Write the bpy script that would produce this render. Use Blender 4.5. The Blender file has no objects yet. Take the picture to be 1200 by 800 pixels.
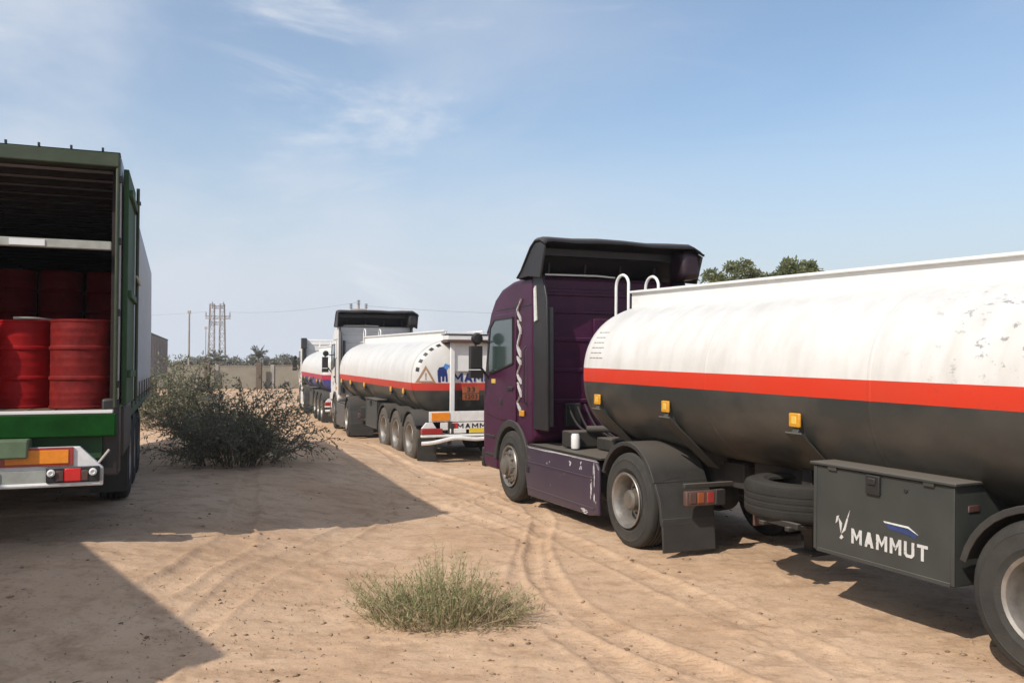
import bpy, bmesh, math, random
import numpy as np
from mathutils import Vector, Matrix, Euler
R = math.radians
PI = math.pi
random.seed(7)
rng = np.random.default_rng(7)
SC = bpy.context.scene
COL = SC.collection

# ------------------------------------------------------------------ camera
CAM_H = 2.05
cam_d = bpy.data.cameras.new('camera')
cam_d.lens = 30.0
cam_d.sensor_width = 36.0
cam_d.clip_start = 0.1
cam_d.clip_end = 6000
cam = bpy.data.objects.new('camera', cam_d)
COL.objects.link(cam)
cam.location = (0, 0, CAM_H)
cam.rotation_euler = (R(90 + 1.7), 0, 0)
SC.camera = cam

# ------------------------------------------------------------------ sun, sky, exposure
SHX, SHY = 0.715, 0.902                       # shift of a shadow per metre of height
SUN_EL = math.atan2(1.0, math.hypot(SHX, SHY))
SUN_AZ = math.atan2(-SHX, -SHY)               # compass angle from +Y of the direction towards the sun
sun_d = bpy.data.lights.new('sun', 'SUN')
sun_d.energy = 3.75
sun_d.angle = R(0.55)
sun_d.color = (1.0, 0.945, 0.86)
sun = bpy.data.objects.new('sun', sun_d)
COL.objects.link(sun)
sun.location = (-20, -25, 30)
sun.rotation_euler = Vector((SHX, SHY, -1)).to_track_quat('-Z', 'Y').to_euler()

W = bpy.data.worlds.new('World')
SC.world = W
W.use_nodes = True
nt = W.node_tree
nt.nodes.clear()
def N(t, kind, **kw):
    n = t.nodes.new(kind)
    for k, v in kw.items():
        setattr(n, k, v)
    return n
HAZE_D = 0.0008
SKY_S = 0.15
HAZE_LO, HAZE_COL = 0.92, (3.95, 4.35, 4.95)
VEIL_COL, CLOUD_COL = (4.5, 4.85, 5.45), (5.6, 5.75, 5.95)
w_out = N(nt, 'ShaderNodeOutputWorld')
w_bg = N(nt, 'ShaderNodeBackground')
w_bg.inputs['Strength'].default_value = SKY_S
sky = N(nt, 'ShaderNodeTexSky', sky_type='NISHITA', sun_disc=False)
sky.sun_elevation = SUN_EL
sky.sun_rotation = SUN_AZ
sky.altitude = 0
sky.air_density = 1.25
sky.dust_density = 1.6
sky.ozone_density = 3.2
tc = N(nt, 'ShaderNodeTexCoord')
sxyz = N(nt, 'ShaderNodeSeparateXYZ')
nt.links.new(tc.outputs['Generated'], sxyz.inputs[0])
def wmath(op, a, b_=None):
    n = N(nt, 'ShaderNodeMath', operation=op)
    for i, v in enumerate((a, b_)):
        if v is None: continue
        if isinstance(v, (int, float)): n.inputs[i].default_value = v
        else: nt.links.new(v, n.inputs[i])
    return n.outputs[0]
def wnoise(scale, detail, sc, rot, rough=.55, dist=.3):
    p = N(nt, 'ShaderNodeMapping')
    p.inputs['Scale'].default_value = sc
    p.inputs['Rotation'].default_value = tuple(R(a) for a in rot)
    n = N(nt, 'ShaderNodeTexNoise')
    n.inputs['Scale'].default_value = scale
    n.inputs['Detail'].default_value = detail
    n.inputs['Roughness'].default_value = rough
    n.inputs['Distortion'].default_value = dist
    nt.links.new(tc.outputs['Generated'], p.inputs[0])
    nt.links.new(p.outputs[0], n.inputs['Vector'])
    return n.outputs['Fac']
def wramp(f, a, b_, lo, hi):
    r = N(nt, 'ShaderNodeMapRange', interpolation_type='SMOOTHSTEP')
    for k, v in (('From Min', a), ('From Max', b_), ('To Min', lo), ('To Max', hi)):
        r.inputs[k].default_value = v
    nt.links.new(f, r.inputs['Value'])
    return r.outputs[0]
def wmix(f, a, c):
    x = N(nt, 'ShaderNodeMixRGB')
    if isinstance(f, float): x.inputs[0].default_value = f
    else: nt.links.new(f, x.inputs[0])
    for i, v in ((1, a), (2, c)):
        if isinstance(v, tuple): x.inputs[i].default_value = v + (1,)
        else: nt.links.new(v, x.inputs[i])
    return x.outputs[0]
# milky low air all round the horizon, a broad soft veil of cloud, and a few thin wisps
col = wmix(wramp(sxyz.outputs['Z'], -.02, .31, HAZE_LO, 0.0), sky.outputs[0], HAZE_COL)
bank = wramp(sxyz.outputs['X'], .34, -.46, .12, 1.0)
veil = wmath('MULTIPLY', wramp(wnoise(1.25, 7, (1.0, 1.0, 2.0), (8, -12, 25), .55, .3), .34, .58, 0.20, 1.0), bank)
col = wmix(veil, col, VEIL_COL)
wisp = wmath('MULTIPLY', wramp(wnoise(3.6, 8, (.8, 1.5, 2.6), (20, -24, 40), .62, .6), .48, .74, 0.0, .9), wmath('MULTIPLY', wramp(wnoise(1.7, 2, (1, 1, 1.6), (0, 30, 70)), .36, .56, 0, 1), bank))
col = wmix(wisp, col, CLOUD_COL)
nt.links.new(col, w_bg.inputs['Color'])
nt.links.new(w_bg.outputs[0], w_out.inputs[0])

SC.view_settings.view_transform = 'Standard'
SC.view_settings.look = 'None'
SC.view_settings.exposure = 0.06
SC.view_settings.gamma = 1.0
SC.render.engine = 'CYCLES'
SC.cycles.max_bounces = 6

# ------------------------------------------------------------------ materials
DUST = (0.33, 0.27, 0.21)
def mat(name, col, rough=0.5, metal=0.0, var=0.12, scale=6.0, dust=0.0, top=0.0, bump=0.0, bscale=60.0, coat=0.0, spec=0.5, dcol=DUST):
    m = bpy.data.materials.new(name)
    m.use_nodes = True
    t = m.node_tree
    b = t.nodes['Principled BSDF']
    b.inputs['Roughness'].default_value = rough
    b.inputs['Metallic'].default_value = metal
    b.inputs['Coat Weight'].default_value = coat
    b.inputs['Coat Roughness'].default_value = 0.15
    b.inputs['Specular IOR Level'].default_value = spec
    co = N(t, 'ShaderNodeTexCoord')
    n1 = N(t, 'ShaderNodeTexNoise')
    n1.inputs['Scale'].default_value = scale
    n1.inputs['Detail'].default_value = 7
    n1.inputs['Roughness'].default_value = 0.62
    t.links.new(co.outputs['Object'], n1.inputs['Vector'])
    r1 = N(t, 'ShaderNodeValToRGB')
    e = r1.color_ramp.elements
    e[0].position, e[1].position = 0.3, 0.7
    e[0].color = tuple(c * (1 - var) for c in col) + (1,)
    e[1].color = tuple(min(1, c * (1 + var)) for c in col) + (1,)
    t.links.new(n1.outputs['Fac'], r1.inputs['Fac'])
    last = r1.outputs[0]
    if dust > 0 or top > 0:
        n2 = N(t, 'ShaderNodeTexNoise')
        n2.inputs['Scale'].default_value = 1.9
        n2.inputs['Detail'].default_value = 9
        n2.inputs['Roughness'].default_value = 0.68
        t.links.new(co.outputs['Object'], n2.inputs['Vector'])
        r2 = N(t, 'ShaderNodeMapRange')
        r2.inputs['From Min'].default_value = 0.36
        r2.inputs['From Max'].default_value = 0.72
        r2.inputs['To Min'].default_value = dust * 0.35
        r2.inputs['To Max'].default_value = dust
        t.links.new(n2.outputs['Fac'], r2.inputs['Value'])
        fac = r2.outputs[0]
        if top > 0:
            g = N(t, 'ShaderNodeNewGeometry')
            sx = N(t, 'ShaderNodeSeparateXYZ')
            t.links.new(g.outputs['Normal'], sx.inputs[0])
            r3 = N(t, 'ShaderNodeMapRange')
            r3.inputs['From Min'].default_value = 0.45
            r3.inputs['From Max'].default_value = 0.95
            r3.inputs['To Max'].default_value = top
            t.links.new(sx.outputs['Z'], r3.inputs['Value'])
            mx = N(t, 'ShaderNodeMath', operation='MAXIMUM')
            t.links.new(fac, mx.inputs[0])
            t.links.new(r3.outputs[0], mx.inputs[1])
            fac = mx.outputs[0]
        md = N(t, 'ShaderNodeMixRGB')
        md.inputs[2].default_value = dcol + (1,)
        t.links.new(fac, md.inputs[0])
        t.links.new(last, md.inputs[1])
        last = md.outputs[0]
        rr = N(t, 'ShaderNodeMapRange')
        rr.inputs['To Min'].default_value = rough
        rr.inputs['To Max'].default_value = 0.95
        t.links.new(fac, rr.inputs['Value'])
        t.links.new(rr.outputs[0], b.inputs['Roughness'])
    t.links.new(last, b.inputs['Base Color'])
    if bump > 0:
        n3 = N(t, 'ShaderNodeTexNoise')
        n3.inputs['Scale'].default_value = bscale
        n3.inputs['Detail'].default_value = 4
        t.links.new(co.outputs['Object'], n3.inputs['Vector'])
        bp = N(t, 'ShaderNodeBump')
        bp.inputs['Strength'].default_value = bump
        bp.inputs['Distance'].default_value = 0.02
        t.links.new(n3.outputs['Fac'], bp.inputs['Height'])
        t.links.new(bp.outputs[0], b.inputs['Normal'])
    return m

def band_paint(name, up, stripe, low, z0, z1, scuff=0.0, edge=None):
    """tank paint in three horizontal colour bands, with streaks of dirt and dark scuffs"""
    m = bpy.data.materials.new(name)
    m.use_nodes = True
    t = m.node_tree
    b = t.nodes['Principled BSDF']
    b.inputs['Roughness'].default_value = 0.42
    co = N(t, 'ShaderNodeTexCoord')
    s = N(t, 'ShaderNodeSeparateXYZ')
    t.links.new(co.outputs['Object'], s.inputs[0])
    def above(z):
        g = N(t, 'ShaderNodeMath', operation='GREATER_THAN')
        g.inputs[1].default_value = z
        t.links.new(s.outputs['Z'], g.inputs[0])
        return g.outputs[0]
    def mix(f, a, c):
        x = N(t, 'ShaderNodeMixRGB')
        t.links.new(f, x.inputs[0])
        for i, v in ((1, a), (2, c)):
            if isinstance(v, tuple):
                x.inputs[i].default_value = v + (1,)
            else:
                t.links.new(v, x.inputs[i])
        return x.outputs[0]
    def noise(scale, detail, sc=(1, 1, 1), rough=0.6):
        p = N(t, 'ShaderNodeMapping')
        p.inputs['Scale'].default_value = sc
        t.links.new(co.outputs['Object'], p.inputs[0])
        n = N(t, 'ShaderNodeTexNoise')
        n.inputs['Scale'].default_value = scale
        n.inputs['Detail'].default_value = detail
        n.inputs['Roughness'].default_value = rough
        t.links.new(p.outputs[0], n.inputs['Vector'])
        return n.outputs['Fac']
    def ramp(f, a, c, lo=0.0, hi=1.0):
        r = N(t, 'ShaderNodeMapRange')
        r.inputs['From Min'].default_value = a
        r.inputs['From Max'].default_value = c
        r.inputs['To Min'].default_value = lo
        r.inputs['To Max'].default_value = hi
        t.links.new(f, r.inputs['Value'])
        return r.outputs[0]
    d_up = mix(ramp(noise(3.2, 7, (1, 1.6, .35)), .40, .80, 0, .46), up, (0.42, 0.37, 0.31))
    d_up = mix(ramp(noise(1.1, 8, (1, .5, 1)), .5, .8, 0, .16), d_up, DUST)
    d_lo = mix(ramp(noise(1.3, 8, (1, .6, .8)), .42, .75, 0, .20), low, DUST)
    d_st = mix(ramp(noise(2.2, 8, (1, .6, .8)), .45, .8, 0, .18), stripe, (.30, .10, .06))
    c = mix(above(z0), d_lo, d_st)
    c = mix(above(z1), c, d_up)
    if scuff > 0:
        f1 = ramp(noise(13, 7, (1, .6, .75), .74), .575, .63)
        dv = N(t, 'ShaderNodeVectorMath', operation='DISTANCE')
        t.links.new(co.outputs['Object'], dv.inputs[0])
        dv.inputs[1].default_value = (-1.05, .25, 2.38)
        f2 = ramp(dv.outputs['Value'], 1.0, .35)
        mm = N(t, 'ShaderNodeMath', operation='MULTIPLY')
        t.links.new(f1, mm.inputs[0]); t.links.new(f2, mm.inputs[1])
        m3 = N(t, 'ShaderNodeMath', operation='MULTIPLY')
        t.links.new(mm.outputs[0], m3.inputs[0]); m3.inputs[1].default_value = scuff * .65
        c = mix(m3.outputs[0], c, (0.06, 0.055, 0.05))
    t.links.new(c, b.inputs['Base Color'])
    # plate seams / oil-canning
    bp = N(t, 'ShaderNodeBump')
    bp.inputs['Strength'].default_value = 0.38
    bp.inputs['Distance'].default_value = 0.05
    t.links.new(noise(1.5, 3), bp.inputs['Height'])
    t.links.new(bp.outputs[0], b.inputs['Normal'])
    return m

def worn_paint(name, col, rough=0.4, thr=0.63, scale=4.0, under=(.55, .52, .5)):
    m = mat(name, col, rough, var=.15, scale=3, dust=.07, top=.45, coat=.2)
    t = m.node_tree
    b = t.nodes['Principled BSDF']
    src = b.inputs['Base Color'].links[0].from_socket
    co = N(t, 'ShaderNodeTexCoord')
    n = N(t, 'ShaderNodeTexNoise')
    n.inputs['Scale'].default_value = scale
    n.inputs['Detail'].default_value = 8
    n.inputs['Roughness'].default_value = .7
    t.links.new(co.outputs['Object'], n.inputs['Vector'])
    r = N(t, 'ShaderNodeMapRange')
    r.inputs['From Min'].default_value = thr
    r.inputs['From Max'].default_value = thr + .035
    r.inputs['To Max'].default_value = .8
    t.links.new(n.outputs['Fac'], r.inputs['Value'])
    x = N(t, 'ShaderNodeMixRGB')
    x.inputs[2].default_value = under + (1,)
    t.links.new(r.outputs[0], x.inputs[0])
    t.links.new(src, x.inputs[1])
    t.links.new(x.outputs[0], b.inputs['Base Color'])
    return m

M = {}
M['purple'] = mat('purple_paint', (0.055, 0.0095, 0.036), .42, var=.22, scale=3, dust=.0, top=.2, coat=.06, spec=.25)
M['purple_worn'] = worn_paint('worn_purple_paint', (0.036, 0.022, 0.046), .42, .645, 4.5)
M['hood_end'] = mat('dark_wine_hood_end', (0.022, 0.008, 0.014), .5, var=.3, scale=5)
M['white'] = mat('white_cab_paint', (0.74, 0.73, 0.71), .38, var=.06, dust=.16, top=.4, coat=.2)
M['rail_white'] = mat('white_rail_paint', (0.78, 0.775, 0.75), .5, var=.06, dust=.10, top=.2)
M['chip_white'] = mat('scraped_primer', (0.55, 0.53, 0.52), .7, var=.25, scale=25)
M['black'] = mat('black_plastic', (0.011, 0.011, 0.012), .55, var=.2, dust=.05, top=.25)
M['matt_black'] = mat('dull_black_fairing', (0.009, 0.008, 0.010), .45, var=.3, dust=.05, top=.2)
M['fairing_grey'] = mat('grey_fairing', (0.06, 0.06, 0.062), .5, var=.2, dust=.15, top=.4)
M['chassis'] = mat('chassis_paint', (0.012, 0.012, 0.012), .6, var=.3, dust=.12, top=.40)
M['guard'] = mat('mudguard_plastic', (0.022, 0.022, 0.021), .6, var=.25, dust=.07, top=.22, bump=.15, bscale=40)
M['tyre'] = mat('tyre_rubber', (0.024, 0.024, 0.023), .85, var=.2, scale=9, dust=.14, top=.18, dcol=(.30, .265, .215), bump=.25, bscale=90, spec=.25)
M['tyre_dusty'] = mat('dusty_tyre_rubber', (0.055, 0.05, 0.044), .9, var=.2, scale=9, dust=.34, top=.3, bump=.25, bscale=90, spec=.2)
M['rim'] = mat('rim_steel', (0.30, 0.28, 0.255), .40, metal=.65, var=.3, scale=8, dust=.22, top=.2)
M['rim_dark'] = mat('rim_disc_dirty', (0.115, 0.10, 0.085), .6, metal=.3, var=.35, scale=10, dust=.35)
M['hole'] = mat('rim_hole_dark', (0.012, 0.011, 0.010), .9)
M['glass'] = mat('cab_glass', (0.025, 0.05, 0.048), .06, var=.1, dust=.10, coat=.5)
M['dark_grey'] = mat('dark_grey_paint', (0.024, 0.025, 0.022), .52, var=.14, scale=4, dust=.06, top=.25)
M['box_grey'] = mat('toolbox_grey_paint', (0.037, 0.041, 0.038), .5, var=.12, scale=4, dust=.05, top=.40)
M['gusset'] = mat('gusset_grey_paint', (0.045, 0.047, 0.042), .55, var=.2, scale=4, dust=.08, top=.3)
M['amber'] = mat('amber_lens', (0.62, 0.29, 0.015), .3, var=.15, scale=30, dust=.06, coat=.5)
M['amber_cap'] = mat('amber_lamp_centre', (0.66, 0.44, 0.09), .4, var=.15, dust=.1)
M['orange'] = mat('orange_reflector', (0.85, 0.26, 0.01), .35, var=.12, scale=18, dust=.08)
M['red_lens'] = mat('red_lens', (0.33, 0.012, 0.012), .3, var=.2, scale=20, dust=.12, coat=.4)
M['red_dull'] = mat('dull_red_lens', (0.055, 0.012, 0.011), .5, var=.3, scale=20, dust=.25)
M['red_bright'] = mat('bright_red_lens', (0.62, 0.012, 0.012), .3, var=.15, coat=.4)
M['drum'] = mat('red_drum_paint', (0.27, 0.005, 0.006), .55, var=.25, scale=5, dust=.0, spec=.15, bump=.5, bscale=5)
M['drum_dusty'] = mat('dusty_red_drum_paint', (0.170, 0.011, 0.010), .55, var=.35, scale=7, dust=.02, spec=.15, bump=.5, bscale=5)
M['green'] = mat('green_trailer_paint', (0.006, 0.055, 0.007), .7, var=.3, scale=4, dust=.0, top=.2, spec=.12)
M['green_dark'] = mat('dark_green_door_paint', (0.011, 0.055, 0.013), .7, var=.3, scale=4, dust=.04)
M['green_pale'] = mat('faded_green_paint', (0.09, 0.15, 0.075), .6, var=.25, scale=8, dust=.2)
M['olive'] = mat('old_olive_frame_paint', (0.020, 0.040, 0.015), .6, var=.35, scale=7, dust=.10)
M['tarp'] = mat('grey_white_tarpaulin', (0.50, 0.50, 0.50), .7, var=.08, dust=.15, bump=.1, bscale=6)
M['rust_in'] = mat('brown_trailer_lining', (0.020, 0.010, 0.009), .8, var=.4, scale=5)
M['wood'] = mat('bed_planks', (0.14, 0.085, 0.05), .8, var=.35, scale=5)
M['bumper'] = mat('white_bumper_paint', (0.76, 0.75, 0.72), .5, var=.12, scale=9, dust=.14)
M['bumper_grey'] = mat('grey_bumper_panel', (0.34, 0.35, 0.31), .55, var=.2, scale=9, dust=.2)
M['blue'] = mat('blue_paint', (0.012, 0.035, 0.22), .5, var=.2)
M['deep_blue'] = mat('deep_blue_print', (0.010, 0.022, 0.13), .5, var=.1)
M['dull_blue'] = mat('worn_blue_print', (0.03, 0.05, 0.15), .55, var=.2)
M['sky_blue'] = mat('light_blue_print', (0.07, 0.20, 0.52), .5, var=.15)
M['print_white'] = mat('white_print', (0.66, 0.66, 0.62), .6, var=.2, scale=40)
M['worn_white'] = worn_paint('chipped_white_print', (0.56, 0.55, 0.53), .6, .58, 22, (.06, .062, .056))
M['print_red'] = mat('red_print', (0.5, 0.03, 0.03), .5, var=.1)
M['print_black'] = mat('black_print', (0.02, 0.02, 0.02), .5)
M['print_brown'] = mat('faded_brown_print', (0.34, 0.20, 0.11), .6, var=.2, scale=30)
M['placard'] = mat('orange_placard', (0.30, 0.085, 0.03), .55, var=.15)
M['plate_yellow'] = mat('yellow_plate', (0.72, 0.50, 0.05), .5, var=.12)
M['concrete'] = mat('wall_concrete', (0.200, 0.180, 0.140), .9, var=.16, scale=1.2, dust=.25, bump=.2, bscale=12)
M['pole'] = mat('pole_concrete', (0.30, 0.27, 0.24), .9, var=.15, scale=2)
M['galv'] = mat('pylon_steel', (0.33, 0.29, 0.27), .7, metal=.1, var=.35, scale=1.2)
M['rusty'] = mat('rusty_pylon_paint', (0.36, 0.20, 0.16), .7, var=.3, scale=3)
M['wire'] = mat('cable_metal', (0.22, 0.22, 0.23), .6)
M['far_box'] = mat('brown_grey_trailer_side', (0.22, 0.19, 0.18), .7, var=.15, scale=1.5, dust=.2)
M['bark'] = mat('bark', (0.11, 0.08, 0.055), .9, var=.3, scale=8)
M['twig'] = mat('grey_brown_twig', (0.16, 0.125, 0.095), .9, var=.3, scale=8)
M['straw'] = mat('dry_straw', (0.40, 0.31, 0.185), .9, var=.3, scale=18)
M['rope'] = mat('pale_cord', (0.45, 0.42, 0.36), .8)
M['hose_red'] = mat('red_air_hose', (0.2, 0.02, 0.02), .5)
M['fifth'] = mat('greasy_steel', (0.05, 0.045, 0.04), .35, metal=.6, var=.3)

def leaf_mat(name, a, b_, trans=.25, rough=.7):
    m = bpy.data.materials.new(name)
    m.use_nodes = True
    t = m.node_tree
    b = t.nodes['Principled BSDF']
    b.inputs['Roughness'].default_value = rough
    b.inputs['Specular IOR Level'].default_value = .3
    g = N(t, 'ShaderNodeNewGeometry')
    r = N(t, 'ShaderNodeValToRGB')
    e = r.color_ramp.elements
    e[0].color = a + (1,)
    e[1].color = b_ + (1,)
    t.links.new(g.outputs['Random Per Island'], r.inputs['Fac'])
    t.links.new(r.outputs[0], b.inputs['Base Color'])
    tr = N(t, 'ShaderNodeBsdfTranslucent')
    t.links.new(r.outputs[0], tr.inputs[0])
    mx = N(t, 'ShaderNodeMixShader')
    mx.inputs[0].default_value = trans
    out = t.nodes['Material Output']
    t.links.new(b.outputs[0], mx.inputs[1])
    t.links.new(tr.outputs[0], mx.inputs[2])
    t.links.new(mx.outputs[0], out.inputs[0])
    return m
M['leaf_thorn'] = leaf_mat('dull_olive_leaf', (0.105, 0.122, 0.070), (0.26, 0.26, 0.165))
M['leaf_tuft'] = leaf_mat('grey_green_leaf', (0.17, 0.195, 0.085), (0.46, 0.43, 0.215), .3)
M['leaf_dry'] = leaf_mat('dry_leaf', (0.22, 0.15, 0.09), (0.42, 0.32, 0.2), .2)
M['leaf_tree'] = leaf_mat('tree_leaf', (0.085, 0.105, 0.045), (0.25, 0.26, 0.12))
M['leaf_far'] = leaf_mat('hazed_far_leaf', (0.17, 0.175, 0.14), (0.29, 0.275, 0.22))  # pale grey-green: distance haze is painted into the leaf colour

# ------------------------------------------------------------------ mesh helpers
class MB:
    def __init__(s):
        s.v, s.f, s.mi = [], [], []
    def add(s, vs, fs, mi=0):
        o = len(s.v)
        s.v += [tuple(v) for v in vs]
        s.f += [tuple(i + o for i in f) for f in fs]
        s.mi += [mi] * len(fs)
        return s
    def box(s, c, size, rot=None, mi=0):
        hx, hy, hz = size[0] / 2, size[1] / 2, size[2] / 2
        vs = [Vector((x, y, z)) for x in (-hx, hx) for y in (-hy, hy) for z in (-hz, hz)]
        if rot is not None:
            q = Euler(rot).to_matrix()
            vs = [q @ v for v in vs]
        c = Vector(c)
        return s.add([v + c for v in vs], [(0, 1, 3, 2), (4, 6, 7, 5), (0, 4, 5, 1), (2, 3, 7, 6), (0, 2, 6, 4), (1, 5, 7, 3)], mi)
    def bar(s, a, b, w, h, mi=0):
        a, b = Vector(a), Vector(b)
        d = (b - a)
        L = d.length
        q = d.to_track_quat('Y', 'Z').to_matrix()
        vs = []
        for y in (0, L):
            for x, z in ((-w / 2, -h / 2), (w / 2, -h / 2), (w / 2, h / 2), (-w / 2, h / 2)):
                vs.append(a + q @ Vector((x, y, z)))
        return s.add(vs, [(0, 1, 2, 3), (7, 6, 5, 4), (0, 4, 5, 1), (1, 5, 6, 2), (2, 6, 7, 3), (3, 7, 4, 0)], mi)
    def tube(s, pts, r, n=8, mi=0, caps=True):
        pts = [Vector(p) for p in pts]
        rs = r if isinstance(r, (list, tuple)) else [r] * len(pts)
        vs, fs = [], []
        up = None
        for i, p in enumerate(pts):
            d = (pts[min(i + 1, len(pts) - 1)] - pts[max(i - 1, 0)])
            if d.length < 1e-9:
                d = Vector((0, 0, 1))
            d.normalize()
            if up is None:
                a = Vector((0, 0, 1)) if abs(d.z) < .9 else Vector((1, 0, 0))
                up = d.cross(a).normalized()
            else:
                up = (up - d * up.dot(d))
                up = up.normalized() if up.length > 1e-6 else d.orthogonal().normalized()
            w = d.cross(up)
            for k in range(n):
                a = 2 * PI * k / n
                vs.append(p + (up * math.cos(a) + w * math.sin(a)) * rs[i])
        for i in range(len(pts) - 1):
            for k in range(n):
                k2 = (k + 1) % n
                fs.append((i * n + k, i * n + k2, (i + 1) * n + k2, (i + 1) * n + k))
        if caps:
            fs.append(tuple(range(n - 1, -1, -1)))
            fs.append(tuple((len(pts) - 1) * n + k for k in range(n)))
        return s.add(vs, fs, mi)
    def lathe(s, prof, axis='X', c=(0, 0, 0), n=48, mi=0):
        """prof: (radius, offset along axis); closed at ends when radius is 0"""
        c = Vector(c)
        vs, fs = [], []
        for r, t in prof:
            for k in range(n):
                a = 2 * PI * k / n
                u, w = r * math.cos(a), r * math.sin(a)
                v = Vector((t, u, w)) if axis == 'X' else (Vector((u, t, w)) if axis == 'Y' else Vector((u, w, t)))
                vs.append(c + v)
        for i in range(len(prof) - 1):
            for k in range(n):
                k2 = (k + 1) % n
                fs.append((i * n + k, i * n + k2, (i + 1) * n + k2, (i + 1) * n + k))
        return s.add(vs, fs, mi)
    def prism(s, poly, x0, x1, plane='YZ', mi=0):
        """poly extruded between x0 and x1 along the remaining axis"""
        def P(p, t):
            if plane == 'YZ': return (t, p[0], p[1])
            if plane == 'XZ': return (p[0], t, p[1])
            return (p[0], p[1], t)
        n = len(poly)
        vs = [P(p, x0) for p in poly] + [P(p, x1) for p in poly]
        fs = [tuple(range(n - 1, -1, -1)), tuple(range(n, 2 * n))]
        fs += [(i, (i + 1) % n, n + (i + 1) % n, n + i) for i in range(n)]
        return s.add(vs, fs, mi)
    def mesh(s, name, mats, smooth=35):
        me = bpy.data.meshes.new(name)
        me.from_pydata(s.v, [], s.f)
        mats = mats if isinstance(mats, (list, tuple)) else [mats]
        for m in mats:
            me.materials.append(m)
        if len(mats) > 1:
            me.polygons.foreach_set('material_index', s.mi)
        bm = bmesh.new()
        bm.from_mesh(me)
        bmesh.ops.remove_doubles(bm, verts=bm.verts, dist=1e-5)
        bmesh.ops.recalc_face_normals(bm, faces=bm.faces)
        bm.to_mesh(me)
        bm.free()
        if smooth:
            me.polygons.foreach_set('use_smooth', [True] * len(me.polygons))
            me.set_sharp_from_angle(angle=R(smooth))
        me.update()
        return me
    def build(s, name, mats, parent=None, smooth=35, bevel=0.0, seg=2, loc=None, solid=0.0):
        o = link(name, s.mesh(name, mats, smooth), parent, loc)
        if solid:
            md = o.modifiers.new('solid', 'SOLIDIFY')
            md.thickness = solid
            md.offset = 0
        if bevel:
            md = o.modifiers.new('bevel', 'BEVEL')
            md.width = bevel
            md.segments = seg
            md.limit_method = 'ANGLE'
            md.angle_limit = R(40)
            md.harden_normals = False
        return o

def raw_mesh(name, V, F, m):
    me = bpy.data.meshes.new(name)
    V = np.asarray(V, dtype=np.float32)
    F = np.asarray(F, dtype=np.int32)
    me.vertices.add(len(V))
    me.vertices.foreach_set('co', V.ravel())
    k = F.shape[1]
    me.loops.add(F.size)
    me.loops.foreach_set('vertex_index', F.ravel())
    me.polygons.add(len(F))
    me.polygons.foreach_set('loop_start', np.arange(0, F.size, k, dtype=np.int32))
    me.polygons.foreach_set('loop_total', np.full(len(F), k, dtype=np.int32))
    me.materials.append(m)
    me.update(calc_edges=True)
    return me

def link(name, data, parent=None, loc=None):
    o = bpy.data.objects.new(name, data)
    COL.objects.link(o)
    if parent is not None:
        o.parent = parent
    if loc is not None:
        o.location = loc
    return o

def tag(o, label=None, cat=None, group=None, kind=None):
    if label: o['label'] = label
    if cat: o['category'] = cat
    if group: o['group'] = group
    if kind: o['kind'] = kind
    return o

def thing(name, loc, yaw, label, cat, group=None, pitch=0.0):
    o = bpy.data.objects.new(name, None)
    COL.objects.link(o)
    o.empty_display_size = .3
    o.location = loc
    o.rotation_euler = (pitch, 0, yaw)
    return tag(o, label, cat, group)

def text_mesh(txt, size, m, bold=.004, squeeze=1.0, extr=.002):
    cu = bpy.data.curves.new('lettering_curve', 'FONT')
    cu.body = txt
    cu.size = size
    cu.align_x = 'CENTER'
    cu.align_y = 'CENTER'
    cu.extrude = extr
    cu.offset = bold * size
    cu.resolution_u = 2
    cu.space_character = 1.06
    ob = bpy.data.objects.new('lettering_tmp', cu)
    COL.objects.link(ob)
    bpy.context.view_layer.update()
    dg = bpy.context.evaluated_depsgraph_get()
    me = bpy.data.meshes.new_from_object(ob.evaluated_get(dg))
    bpy.data.objects.remove(ob)
    bpy.data.curves.remove(cu)
    me.transform(Matrix.Diagonal((squeeze, 1, 1, 1)))
    me.materials.clear()
    me.materials.append(m)
    return me
def block_word(txt, h, m, w=.78, st=.17, gap=.16, extr=.002):
    """heavy block capitals (A, M, T, U) centred on the origin, built without overlapping faces"""
    mb = MB()
    x = 0.0
    st *= h
    for ch in txt:
        W_ = h * w * (1.15 if ch == 'M' else 1.0)
        def P(pts):
            mb.prism([(x + a, b) for a, b in pts], 0, extr, plane='XY')
        if ch == 'M':
            P([(0, 0), (st, 0), (st, h * .62), (W_ / 2, h * .22), (W_ - st, h * .62), (W_ - st, 0), (W_, 0), (W_, h), (W_ - st, h), (W_ / 2, h * .50), (st, h), (0, h)])
        elif ch == 'T':
            P([(W_ / 2 - st / 2, 0), (W_ / 2 + st / 2, 0), (W_ / 2 + st / 2, h - st), (W_, h - st), (W_, h), (0, h), (0, h - st), (W_ / 2 - st / 2, h - st)])
        elif ch == 'U':
            P([(0, h), (0, h * .2), (st * .9, 0), (W_ - st * .9, 0), (W_, h * .2), (W_, h), (W_ - st, h), (W_ - st, h * .26), (W_ - st * 1.4, st), (st * 1.4, st), (st, h * .26), (st, h)])
        elif ch == 'A':
            q = (W_ / 2 - st * .55) / h          # slope of the legs
            P([(0, 0), (st * 1.1, 0), (st * 1.1 + q * h * .22, h * .22), (W_ - st * 1.1 - q * h * .22, h * .22), (W_ - st * 1.1, 0), (W_, 0), (W_ / 2 + st * .55, h), (W_ / 2 - st * .55, h)])
        x += W_ + gap * h
    me = mb.mesh('lettering', m, 0)
    me.transform(Matrix.Translation((-(x - gap * h) / 2, -h / 2, 0)))
    return me
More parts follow.
